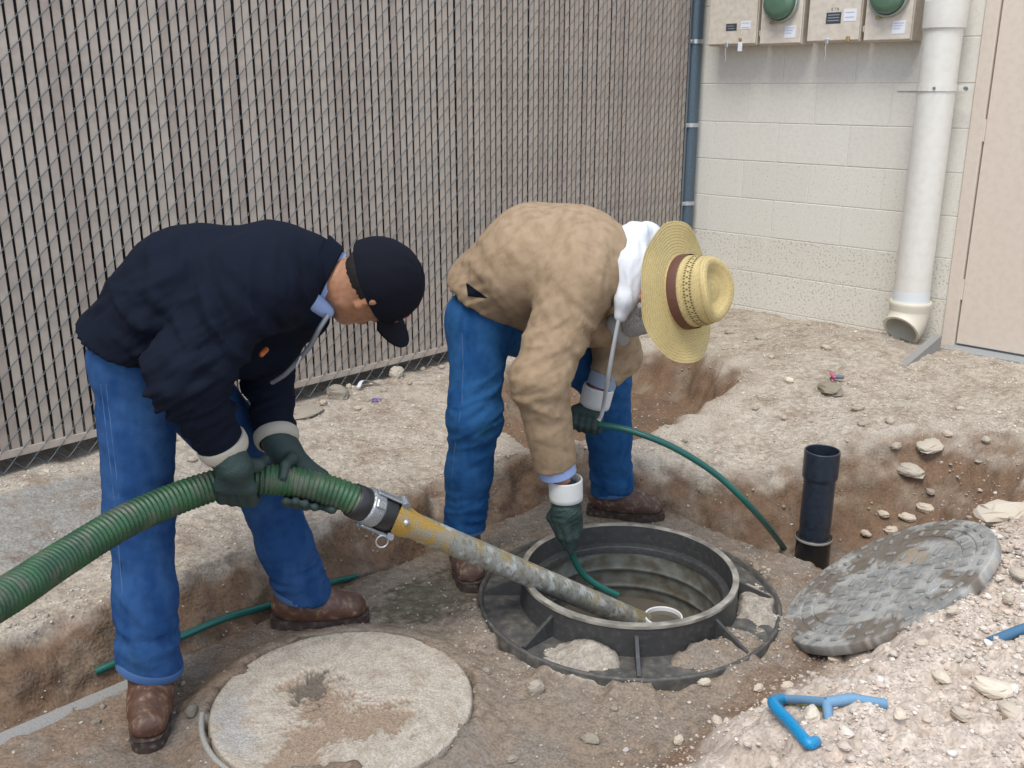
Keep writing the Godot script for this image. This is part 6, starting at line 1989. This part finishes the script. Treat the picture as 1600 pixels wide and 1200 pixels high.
	var scuffed := noise_tex(0.02, [[0.0, Color(0.30, 0.21, 0.165)], [0.5, Color(0.36, 0.245, 0.19)], [0.68, Color(0.40, 0.29, 0.225)], [0.85, Color(0.52, 0.43, 0.345)], [1.0, Color(0.6, 0.52, 0.43)]], 512, FastNoiseLite.TYPE_SIMPLEX, 6, 51)
	mat("leather_a", Color(1, 1, 1), 0.5, 0.0, scuffed, 2.6, lumps, 0.1)
	mat("leather_b", Color(0.95, 1.0, 1.05), 0.75, 0.0, scuffed, 3.1, lumps, 0.1)
	mat("sole", Color(0.75, 0.85, 0.95), 0.8, 0.0, scuffed, 3.0)
	mat("lace", lin(0.20, 0.15, 0.11), 0.8)
	mat("straw", lin(0.74, 0.58, 0.25), 0.7, 0.0, grain, 8.0, fine, 0.12, true)
	mat("ribbon", lin(0.13, 0.05, 0.032), 0.55, 0.0, weave, 6.0)
	mat("vent_shade", lin(0.10, 0.085, 0.04), 0.9)  # dark tone painted where the hat vents would be in shade
	# hoses and tools
	mat("hose", Color(1, 1, 1), 0.5, 0.0, grain, 5.0, null, 0.0, true)
	mat("rubber", lin(0.025, 0.026, 0.027), 0.45, 0.0, rust, 4.0)
	mats.rubber.albedo_color = lin(0.35, 0.36, 0.37)
	mat("alu", lin(0.42, 0.44, 0.45), 0.42, 0.6, grain, 5.0, lumps, 0.1)
	mat("wand", Color(1, 1, 1), 0.55, 0.15, grain, 5.0, fine, 0.08, true)
	mat("yellow", Color(1, 1, 1), 0.5, 0.0, grain, 5.0, null, 0.0, true)
	mat("yellow_trim", lin(0.50, 0.42, 0.04), 0.5)
	mat("garden", lin(0.012, 0.105, 0.085), 0.35)
	mat("blue_plastic", lin(0.01, 0.30, 0.60), 0.4, 0.0, grain, 6.0)
	mat("blue_dusty", lin(0.18, 0.34, 0.50), 0.7, 0.0, soil, 5.0)
	mat("blue_handle", lin(0.06, 0.17, 0.29), 0.6, 0.0, soil, 5.0)
	mat("pink", lin(0.50, 0.10, 0.17), 0.5)
	mat("purple", lin(0.25, 0.18, 0.45), 0.5)
	mat("scrap_grey", lin(0.12, 0.15, 0.20), 0.5)
	for k in ["navy", "cap", "denim", "denim_b", "canvas", "stone", "grit_coat"]: mats[k].metallic_specular = 0.22

func _ready() -> void:
	rng.seed = 20240611
	# camera: 1.25 m above the yard, looking into the corner of fence and wall, tipped 17 degrees down
	var cam := Camera3D.new()
	cam.name = "camera"
	cam.position = Vector3(0, 1.25, 0)
	cam.rotation = Vector3(deg_to_rad(-17.0), deg_to_rad(-45.0), 0)
	cam.fov = 43.08
	cam.near = 0.05
	cam.far = 300.0
	add_child(cam)
	cam.current = true
	# even, bright overcast daylight
	var env := Environment.new()
	env.background_mode = Environment.BG_SKY
	var sky := Sky.new()
	var sm := ProceduralSkyMaterial.new()
	sm.sky_top_color = Color(0.775, 0.845, 0.95)
	sm.sky_horizon_color = Color(0.86, 0.90, 0.96)
	sm.sky_curve = 0.2
	sm.ground_bottom_color = Color(0.42, 0.38, 0.34)
	sm.ground_horizon_color = Color(0.60, 0.57, 0.54)
	sky.sky_material = sm
	env.sky = sky
	env.tonemap_mode = Environment.TONE_MAPPER_LINEAR
	env.tonemap_exposure = 1.8
	env.sdfgi_enabled = true
	env.ssao_enabled = true
	env.ssil_enabled = true
	var we := WorldEnvironment.new()
	we.name = "daylight"
	we.environment = env
	add_child(we)
	var sun := DirectionalLight3D.new()
	sun.name = "sun"
	sun.light_energy = 0.5
	sun.light_color = Color(1.0, 0.985, 0.965)
	sun.light_angular_distance = 25.0
	sun.shadow_enabled = true
	add_child(sun)
	sun.rotation = Vector3(deg_to_rad(-62.0), deg_to_rad(-72.0), 0)

	for e in [[noise_a, 0.035, 3, 101], [noise_b, 0.11, 3, 102], [noise_c, 0.26, 1, 103], [noise_d, 0.10, 3, 104], [noise_e, 0.32, 3, 105]]:
		e[0].noise_type = FastNoiseLite.TYPE_SIMPLEX_SMOOTH
		e[0].frequency = e[1]
		e[0].fractal_octaves = e[2]
		e[0].seed = e[3]
	make_materials()
	make_ground()
	make_fence()
	make_gap_backdrop()
	make_building()
	make_meters()
	make_drain()
	make_manhole()
	make_lids()
	make_standpipe()
	young_man()
	older_man()
	make_hoses()
	make_small()
	make_gravel()
